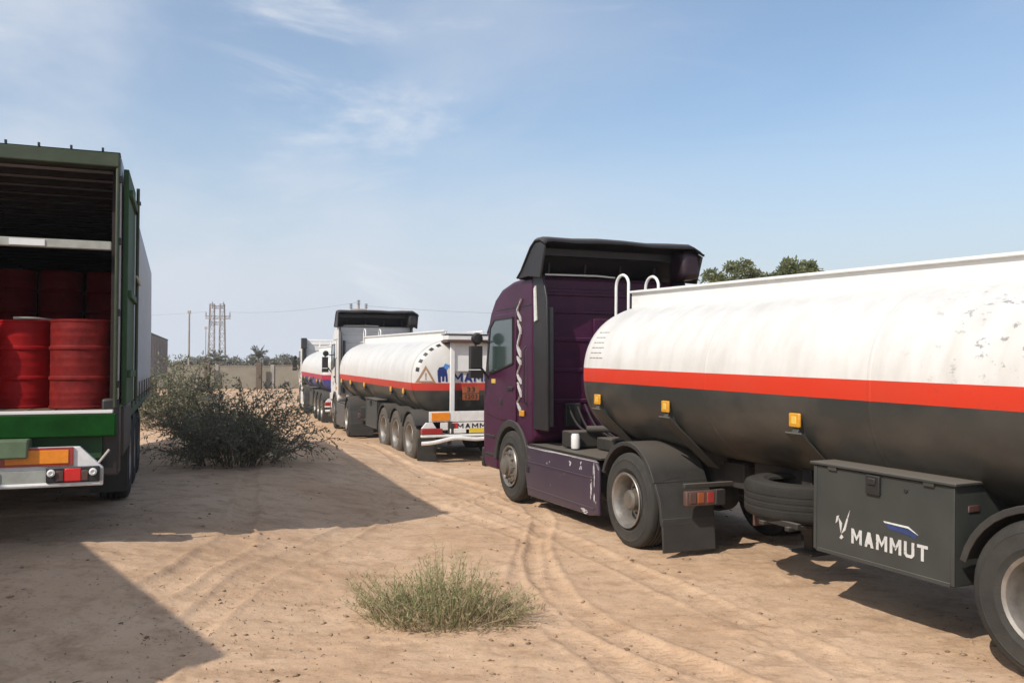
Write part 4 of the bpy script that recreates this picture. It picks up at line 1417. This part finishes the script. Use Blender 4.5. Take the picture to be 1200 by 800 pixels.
# ------------------------------------------------------------------ plants
def leaf_quads(P, D, L, Wd, rs, flat=.5):
    """arrays of small leaf-shaped quads at points P along directions D"""
    n = len(P)
    P = np.asarray(P, float); D = np.asarray(D, float)
    D /= np.linalg.norm(D, axis=1, keepdims=True) + 1e-9
    r = rs.normal(size=(n, 3))
    S = np.cross(D, r)
    S /= np.linalg.norm(S, axis=1, keepdims=True) + 1e-9
    L = L * rs.uniform(.6, 1.3, (n, 1)); Wd = Wd * rs.uniform(.6, 1.3, (n, 1))
    V = np.stack([P, P + D * L * .5 + S * Wd * .5, P + D * L, P + D * L * .5 - S * Wd * .5], 1).reshape(-1, 3)
    F = np.arange(4 * n).reshape(n, 4)
    return V, F

def thorn_bush(loc, w, d, h, nst, seed, label, group, leafn=5, lean=(0, 0), leafs=.055):
    rs = np.random.default_rng(seed)
    rr = random.Random(seed)
    T = thing('thorn_bush', (loc[0], loc[1], gz(*loc[:2])), 0, label, 'bush', group)
    st = MB()
    LP, LD = [], []
    for i in range(nst):
        a = rr.uniform(0, 2 * PI)
        rad = rr.uniform(0, 1) ** .6
        bx_, by_ = .55 * w / 2 * rad * math.cos(a), .55 * d / 2 * rad * math.sin(a)
        ex, ey = bx_ + w * .36 * math.cos(a) * rr.uniform(.3, 1.25) + lean[0], by_ + d * .36 * math.sin(a) * rr.uniform(.3, 1.2) + lean[1]
        hh = h * rr.uniform(.22, 1.0) * (1 - .45 * rad ** 2)
        p0 = Vector((bx_, by_, -.03)); p1 = Vector(((bx_ * 1.2 + ex) / 2 * .8, (by_ * 1.2 + ey) / 2 * .8, hh * .75)); p2 = Vector((ex, ey, hh * rr.uniform(.65, 1.0)))
        pts = []
        for k in range(8):
            t_ = k / 7
            p = p0 * (1 - t_) ** 2 + p1 * 2 * t_ * (1 - t_) + p2 * t_ * t_
            p = p + Vector((rr.uniform(-1, 1), rr.uniform(-1, 1), rr.uniform(-1, 1))) * .06 * t_
            pts.append(p)
        st.tube(pts, [.010 * (1 - .8 * k / 7) + .001 for k in range(8)], 4, caps=False)
        for k in range(1, 8):
            for _ in range(3):
                q0 = pts[k]
                dd = (pts[min(k, 7)] - pts[k - 1]).normalized()
                dv = (dd + Vector((rr.uniform(-1, 1), rr.uniform(-1, 1), rr.uniform(-1.1, .7)))).normalized()
                L = rr.uniform(.22, .62) * h / 2
                q1 = q0 + dv * L * .5 + Vector((0, 0, .03)); q2 = q0 + dv * L + Vector((0, 0, -.12 * L))
                st.tube([q0, q1, q2], [.0048, .0036, .0015], 3, caps=False)
                for m_ in range(leafn):
                    s_ = rr.uniform(.15, 1)
                    q = q0.lerp(q1, min(1, s_ * 2)) if s_ < .5 else q1.lerp(q2, s_ * 2 - 1)
                    LP.append(q); LD.append(dv + Vector((rr.uniform(-1, 1), rr.uniform(-1, 1), rr.uniform(-1, 1))) * 1.1)
    st.build('stems', M['twig'], T, smooth=0)
    V, F = leaf_quads(LP, LD, leafs * 1.3, leafs * .5, rs)
    tag(link('foliage', raw_mesh('foliage', V, F, M['leaf_thorn']), T), kind='stuff')
    return T
BG = 'dark thorn bushes beside the green trailer'
thorn_bush((-4.85, 15.1), 2.45, 2.2, 1.75, 72, 5, 'largest dark thorn bush, sprawling in the trailer shadow', BG, 8, leafs=.048)
thorn_bush((-6.3, 18.2), 2.0, 2.0, 1.25, 38, 6, 'low sparse thorn bush close to the trailer side', BG, 5)
thorn_bush((-11.7, 29.5), 3.4, 2.4, 2.7, 85, 8, 'dark thorn bush in front of the brownish grey box trailer', BG, 6, leafs=.085)
thorn_bush((-9.0, 27.0), 2.4, 1.8, 1.0, 45, 9, 'small low scrub bush on bright sand behind the largest bush', BG, 5)

def herb_tuft(cx, cy, label):
    rs = np.random.default_rng(12)
    rr = random.Random(12)
    T = thing('desert_shrub', (cx, cy, gz(cx, cy)), 0, label, 'shrub')
    st, dry = MB(), MB()
    LP, LD, XP, XD = [], [], [], []
    for i in range(620):
        while True:
            u, v = rr.uniform(-1, 1), rr.uniform(-1, 1)
            if u * u + v * v < 1: break
        x0, y0 = u * .56, v * .30
        edge = math.hypot(u, v)
        hh = rr.uniform(.22, .60) * (1 - .62 * edge ** 2) * (1.0 - .20 * max(0, u - .1)) * (1 + .20 * math.sin(u * 6.5 + .6))
        ex, ey = x0 + u * .24 + rr.gauss(0, .10), y0 + v * .18 + rr.gauss(0, .09)
        p0 = Vector((x0, y0, -.015)); p2 = Vector((ex, ey, hh)); p1 = (p0 + p2) / 2 + Vector((rr.uniform(-.03, .03), rr.uniform(-.03, .03), .03))
        if rr.random() < .27 + .2 * max(0, u):
            dry.tube([p0, p1, p2], [.0032, .0026, .001], 3, caps=False)
            for _ in range(3):
                q = p1.lerp(p2, rr.random()); e = q + Vector((rr.uniform(-.06, .06), rr.uniform(-.06, .06), rr.uniform(.0, .07)))
                dry.tube([q, e], [.002, .0008], 3, caps=False)
            continue
        st.tube([p0, p1, p2], [.003, .0024, .001], 3, caps=False)
        for _ in range(15):
            s_ = rr.uniform(.18, 1)
            q = p0.lerp(p1, min(1, s_ * 2)) if s_ < .5 else p1.lerp(p2, s_ * 2 - 1)
            tgt = (XP, XD) if (q.z < .15 and rr.random() < .6) else (LP, LD)
            tgt[0].append(q); tgt[1].append(Vector((rr.uniform(-.8, .8), rr.uniform(-.8, .8), rr.uniform(.2, 1.3))))
    st.build('stems', M['leaf_tuft'], T, smooth=0)
    dry.build('dry_stalks', M['straw'], T, smooth=0)
    V, F = leaf_quads(LP, LD, .044, .0058, rs)
    tag(link('foliage', raw_mesh('foliage', V, F, M['leaf_tuft']), T), kind='stuff')
    V, F = leaf_quads(XP, XD, .045, .009, rs)
    tag(link('dry_foliage', raw_mesh('dry_foliage', V, F, M['leaf_dry']), T), kind='stuff')
    # dead sticks at its foot
    dd = MB()
    for i in range(150):
        a = rr.uniform(0, 2 * PI)
        r_ = rr.uniform(.5, 1.12)
        x, y = .68 * r_ * math.cos(a) + (.08 if math.sin(a) < 0 else 0), .36 * r_ * math.sin(a) - .06
        z = gz(cx + x, cy + y) - gz(cx, cy) + .008
        a2 = rr.uniform(0, PI)
        L = rr.uniform(.03, .13)
        dd.tube([(x, y, z), (x + L * .5 * math.cos(a2), y + L * .5 * math.sin(a2), z + rr.uniform(.005, .03)), (x + L * math.cos(a2), y + L * math.sin(a2), z + .004)], [.0035, .003, .0015], 3, caps=False)
    tag(dd.build('dead_sticks', M['straw'], T, smooth=0), kind='stuff')
    return T
herb_tuft(-.58, 7.0, 'grey green desert shrub alone on the open sand')

def tree(loc, H, cr_, seed, label, group, m='leaf_tree', nl=5200, leaf=.22, trunk=.16, flat=.75, name='tree'):
    rr = random.Random(seed)
    rs = np.random.default_rng(seed)
    T = thing(name, (loc[0], loc[1], 0), 0, label, 'tree', group)
    st = MB()
    th = H * .42
    top = Vector((rr.uniform(-.3, .3), rr.uniform(-.3, .3), th))
    st.tube([(0, 0, -.1), (top.x * .4, top.y * .4, th * .5), top], [trunk, trunk * .8, trunk * .6], 8)
    cl = []
    for i in range(13):
        a = rr.uniform(0, 2 * PI)
        r_ = cr_ * rr.uniform(.2, .85)
        z = th + (H - th) * rr.uniform(.25, .88)
        p = Vector((r_ * math.cos(a), r_ * math.sin(a), z))
        st.tube([top, top.lerp(p, .55) + Vector((0, 0, .2)), p], [trunk * .45, trunk * .25, trunk * .08], 5)
        cl.append((p, cr_ * rr.uniform(.22, .42)))
        for _ in range(2):
            q = p + Vector((rr.uniform(-1, 1), rr.uniform(-1, 1), rr.uniform(-.4, .7))) * cr_ * .38
            st.tube([p, q], [trunk * .1, trunk * .03], 4)
            cl.append((q, cr_ * rr.uniform(.12, .26)))
    st.build('trunk', M['bark'], T, smooth=60)
    P, D = [], []
    per = nl // len(cl)
    for p, r_ in cl:
        v = rs.normal(size=(per, 3))
        v /= np.linalg.norm(v, axis=1, keepdims=True)
        v *= (rs.random((per, 1)) ** .45) * r_
        v[:, 2] *= flat
        P.append(np.array(p) + v); D.append(v + rs.normal(size=(per, 3)) * r_ * .6)
    V, F = leaf_quads(np.concatenate(P), np.concatenate(D), leaf, leaf * .5, rs)
    link('crown', raw_mesh('crown', V, F, M[m]), T)
    return T
TG = 'trees standing behind the near tank trailer'
tree((9.55, 32.8), 6.10, 1.35, 31, 'olive tree top over the tank rim, the tallest and middle one of three crowns', TG, nl=11000, leaf=.15)
tree((11.3, 33.5), 6.10, 1.45, 32, 'olive tree top over the tank rim, farthest from the roof hood', TG, nl=11000, leaf=.15)
tree((8.3, 33.0), 5.75, 1.25, 33, 'olive tree top over the tank rim, right beside the black roof hood', TG, nl=9000, leaf=.15)

tree((9.95, 33.4), 6.5, 1.3, 36, 'low olive tree crown over the tank rim, filling the gap left of the farthest crown', TG, nl=10000, leaf=.15)

def palm(loc, H, seed, label, group, fl=1.6, nf=16):
    rr = random.Random(seed)
    rs = np.random.default_rng(seed)
    T = thing('palm_tree', (loc[0], loc[1], 0), 0, label, 'palm', group)
    st = MB()
    st.tube([(0, 0, -.1), (.06, 0, H * .5), (0, 0, H)], [.2, .16, .15], 8)
    st.build('trunk', M['bark'], T)
    P, D = [], []
    ri = MB()
    for i in range(nf):
        a = 2 * PI * i / nf + rr.uniform(-.2, .2)
        el = rr.uniform(.1, 1.3)
        d = Vector((math.cos(a) * math.cos(el), math.sin(a) * math.cos(el), math.sin(el)))
        prev = []
        for k in range(9):
            t_ = k / 8
            p = Vector((0, 0, H)) + d * fl * t_ + Vector((0, 0, -.75 * fl * t_ * t_ * math.cos(el)))
            prev.append(p)
            side = Vector((-math.sin(a), math.cos(a), 0))
            if k:
                for s in (-1, 1):
                    for _ in range(3):
                        P.append(p - d * rr.uniform(0, .15)); D.append(d * .7 + side * s * .8 + Vector((0, 0, rr.uniform(-.3, .1))))
        ri.tube(prev, [.03 * (1 - k / 9) + .004 for k in range(9)], 3, caps=False)
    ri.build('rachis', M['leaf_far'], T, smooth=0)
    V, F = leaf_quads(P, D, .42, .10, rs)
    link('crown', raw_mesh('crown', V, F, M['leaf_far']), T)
    return T
# ------------------------------------------------------------------ boundary wall, far trees, pylons, poles, wires
WY = 80.0
wl = thing('boundary_wall', (0, WY, 0), 0, 'long low concrete block wall closing the yard at the far end', 'wall')
def wall_panel(x0, x1, h, n_):
    mb = MB()
    mb.box(((x0 + x1) / 2, 0, h / 2 - .2), (x1 - x0, .18, h + .4))
    o = mb.build('wall_panel', M['concrete'], wl, bevel=.02)
    MB().box(((x0 + x1) / 2, 0, h + .04), (x1 - x0, .26, .08)).build('coping', M['concrete'], o)
xs_ = [-64 + i * 5.2 for i in range(27)]
hr = random.Random(2)
for i in range(len(xs_) - 1):
    if -36 > xs_[i] > -37:
        pass
    wall_panel(xs_[i] + .16, xs_[i + 1] - .16, 2.12 + hr.uniform(-.06, .06), i)
    MB().box((xs_[i], -.03, 1.0), (.34, .34, 2.5)).build('wall_pillar', M['pole'], wl, bevel=.02)
for x_, lb_ in ((-28.2, 'left'), (-23.4, 'right')):
    o = MB().box((0, 0, 1.15), (.50, .3, 2.6)).build('gate_post', M['bark'], None, bevel=.02)
    o.location = (x_, WY - 1.0, 0)
    tag(o, 'dark upright post before the far wall, the %s one of the two' % ('leftmost' if lb_ == 'left' else 'rightmost'), 'post', 'dark posts before the far wall')
FG = 'palms and trees beyond the far wall'
fr = random.Random(4)
ORD = ['leftmost', 'second from left', 'third from left', 'fourth from left', 'fifth from left', 'sixth from left', 'seventh from left', 'eighth from left', 'ninth from left', 'rightmost']
spots_ = [-.394, -.380, -.368, -.356, -.345, -.333, -.321, -.309, -.297, -.286, -.275, -.264, -.254]
palms_ = (4, 8)
npal = ntre = 0
for i, a_ in enumerate(spots_):
    y_ = fr.uniform(90, 98)
    if i in palms_:
        palm((a_ * y_, y_), fr.uniform(2.5, 3.3), 60 + i, 'small far palm with splayed fronds above the boundary wall, %s of the palms' % ('leftmost', 'rightmost')[npal], FG)
        npal += 1
    else:
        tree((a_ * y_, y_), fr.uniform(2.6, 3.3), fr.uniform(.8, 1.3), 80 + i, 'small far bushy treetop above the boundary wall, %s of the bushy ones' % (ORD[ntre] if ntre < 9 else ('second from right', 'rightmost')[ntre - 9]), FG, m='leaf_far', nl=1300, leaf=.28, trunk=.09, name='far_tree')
        ntre += 1

# lattice pylon: two tapering masts joined by cross-arms
PX, PY = -34.6, 100.0
py_ = thing('lattice_pylon', (PX, PY, 0), R(8), 'twin-mast steel lattice pylon rising beyond the far wall', 'pylon')
PH = 9.4
for s in (-1, 1):
    mb = MB()
    def cpt(i, z):
        wv = .74 - .26 * z / PH
        return Vector((s * (.66 - .10 * z / PH) + (wv / 2) * (1 if i in (1, 2) else -1), (wv / 2) * (1 if i > 1 else -1), z))
    for i in range(4):
        mb.bar(cpt(i, 0), cpt(i, PH), .07, .07)
    nb = 11
    for k in range(nb):
        z0, z1 = PH * k / nb, PH * (k + 1) / nb
        for i in range(4):
            j = (i + 1) % 4
            mb.bar(cpt(i, z0), cpt(j, z1), .04, .04)
            mb.bar(cpt(i, z1), cpt(j, z1), .04, .04)
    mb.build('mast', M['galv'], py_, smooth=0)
for z_, xw in ((PH - .5, 1.1), (PH - 1.7, 2.3), (PH - 2.4, 1.3)):
    mb = MB()
    for dz in (0, .28):
        mb.box((.1, 0, z_ + dz), (xw * 1.25, .10, .09))
    for k in range(7):
        mb.bar((.1 - xw * .62 + xw * 1.24 * k / 7, 0, z_), (.1 - xw * .62 + xw * 1.24 * (k + 1) / 7, 0, z_ + .28), .05, .05)
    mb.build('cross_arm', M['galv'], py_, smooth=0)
for x_, z_ in ((-1.25, PH - 1.38), (1.45, PH - 1.38), (-.55, PH - .18), (.72, PH - .18), (.85, PH - 2.08)):
    mb = MB()
    for k in range(4):
        mb.lathe([(.02, 0), (.11, .04), (.02, .08)], 'Z', (x_, 0, z_ + k * .1), 8)
    mb.tube([(x_, 0, z_ - .3), (x_, 0, z_ + .5)], .03, 6)
    mb.build('insulator', M['pole'], py_)
def pole(loc, H, label, arm=0.0, r=.12, mname='pole'):
    T = thing('utility_pole', (loc[0], loc[1], 0), 0, label, 'pole')
    MB().tube([(0, 0, -.2), (0, 0, H)], [r, r * .65], 10).build('shaft', M[mname], T)
    if arm:
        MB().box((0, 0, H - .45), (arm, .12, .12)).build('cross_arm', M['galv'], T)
        for k in (-1, 0, 1):
            mb = MB()
            for q in range(3):
                mb.lathe([(.03, 0), (.17, .06), (.03, .12)], 'Z', (k * arm * .46, 0, H - .36 + q * .14 + (.3 if k == 0 else 0)), 8)
            mb.build('insulator', M['wire'], T)
    else:
        MB().box((0, 0, H - .15), (.3, .16, .3)).build('pole_cap', M['galv'], T)
    return T
pole((-33.7, 89.0), 7.9, 'plain pale concrete pole left of the lattice pylon')
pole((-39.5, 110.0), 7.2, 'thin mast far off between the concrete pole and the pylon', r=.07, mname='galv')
pole((-12.6, 70.0), 7.2, 'pole with three insulators on its cross-arm above the white truck roof', arm=1.35, r=.13)
def cable(a, b_, sag, label, r=.022):
    a, b_ = Vector(a), Vector(b_)
    pts = []
    for k in range(21):
        t_ = k / 20
        p = a.lerp(b_, t_)
        p.z -= sag * 4 * t_ * (1 - t_)
        pts.append(p)
    o = MB().tube(pts, r, 5).build('power_cable', M['wire'])
    return tag(o, label, 'cable', 'power cables in the sky')
cable((PX + 1.42, PY + .20, PH - .92), (-12.6, 70, 7.35), .35, 'thin overhead cable sagging from the lattice pylon to the pole with three insulators', .011)
cable((-12.0, 70, 7.05), (20, 66, 6.6), .6, 'thin overhead cable running from the pole with three insulators towards the purple truck', .011)
cable((PX - 1.25, PY - .18, PH - .92), (-70, 96, 7.6), .5, 'faint overhead cable running from the lattice pylon behind the tarpaulin trailer', .009)

# ------------------------------------------------------------------ stones, clods and litter on the sand
def scatter(name, n, rmin, rmax, m, seed, region, squash=.6):
    rs = np.random.default_rng(seed)
    base = np.array([(0, 0, 1), (0, 0, -1)] + [(math.cos(a), math.sin(a), 0) for a in np.linspace(0, 2 * PI, 6)[:-1]])
    fc = []
    for k in range(5):
        a, b2 = 2 + k, 2 + (k + 1) % 5
        fc += [(0, a, b2), (1, b2, a)]
    fc = np.array(fc)
    y_ = region[2] * (region[3] / region[2]) ** rs.random(n)
    x_ = region[0] + (region[1] - region[0]) * rs.random(n)
    x_ = x_ * (.35 + y_ / 9)
    keep = vnoise(x_ * 1.2 + 7, y_ * 1.2, 77) + rs.uniform(-.6, .6, n) > -.1
    x_, y_ = x_[keep], y_[keep]
    n = len(x_)
    z_ = ground_h(x_, y_)
    r_ = rmin + (rmax - rmin) * rs.random(n) ** 3.2
    V = base[None] * rs.uniform(.6, 1.25, (n, 7, 1)) * r_[:, None, None]
    V[:, :, 2] *= squash
    an = rs.random(n) * 2 * PI
    c_, s_ = np.cos(an)[:, None], np.sin(an)[:, None]
    X = V[:, :, 0] * c_ - V[:, :, 1] * s_ * .7
    Yv = V[:, :, 0] * s_ + V[:, :, 1] * c_ * .7
    V = np.stack([X + x_[:, None], Yv + y_[:, None], V[:, :, 2] + z_[:, None] + r_[:, None] * .15], -1)
    F = (fc[None] + np.arange(n)[:, None, None] * 7).reshape(-1, 3)
    o = link(name, raw_mesh(name, V.reshape(-1, 3), F, m))
    return o
M['stone'] = leaf_mat('pebble_tones', (0.14, 0.10, 0.07), (0.44, 0.35, 0.26), 0, .9)
M['clod'] = leaf_mat('clod_tones', (0.17, 0.11, 0.07), (0.42, 0.29, 0.18), 0, .95)
M['litter'] = leaf_mat('litter_tones', (0.06, 0.042, 0.03), (0.30, 0.22, 0.13), 0, .9)
tag(scatter('pebbles', 3800, .004, .019, M['stone'], 5, (-6, 6, 4.5, 26)), 'small pebbles strewn over the trampled sand', 'pebbles', kind='stuff')
tag(scatter('clods', 5500, .005, .034, M['clod'], 6, (-6, 6, 4.5, 26), .45), 'crumbled clods of dry sand on the ground', 'clods', kind='stuff')
def litter(n, seed):
    rr = random.Random(seed)
    mb = MB()
    for i in range(n):
        y_ = 4.6 * (24 / 4.6) ** rr.random()
        x_ = rr.uniform(-5, 5) * (.35 + y_ / 9)
        if rr.random() < .5:
            x_, y_ = -2.3 + rr.gauss(0, .5), 6.5 + rr.gauss(0, .9)
        a = rr.uniform(0, PI)
        L = rr.uniform(.008, .022) * (3.5 if rr.random() < .12 else 1)
        z_ = gz(x_, y_) + .004
        mb.tube([(x_, y_, z_), (x_ + L * .5 * math.cos(a), y_ + L * .5 * math.sin(a), z_ + rr.uniform(.002, .012)), (x_ + L * math.cos(a), y_ + L * math.sin(a), z_)], [.003, .0035, .001], 3, caps=False)
    return mb.build('twig_litter', M['litter'], None, smooth=0)
tag(litter(330, 9), 'dark twigs and dry bits scattered on the sand', 'twigs', kind='stuff')

# ------------------------------------------------------------------ dusty air over the yard
hz = MB().box((0, 0, 0), (2, 2, 2)).build('haze', bpy.data.materials.new('dusty_air'), None, smooth=0)
hm = hz.data.materials[0]
hm.use_nodes = True
hm.node_tree.nodes.clear()
ho = N(hm.node_tree, 'ShaderNodeOutputMaterial')
hv = N(hm.node_tree, 'ShaderNodeVolumePrincipled')
hv.inputs['Density'].default_value = HAZE_D
hv.inputs['Color'].default_value = (.93, .94, .96, 1)
hv.inputs['Anisotropy'].default_value = .3
hm.node_tree.links.new(hv.outputs[0], ho.inputs['Volume'])
hz.scale = (150, 95, 7.0)
hz.location = (-10, 70, 5.4)
tag(hz, kind='stuff')
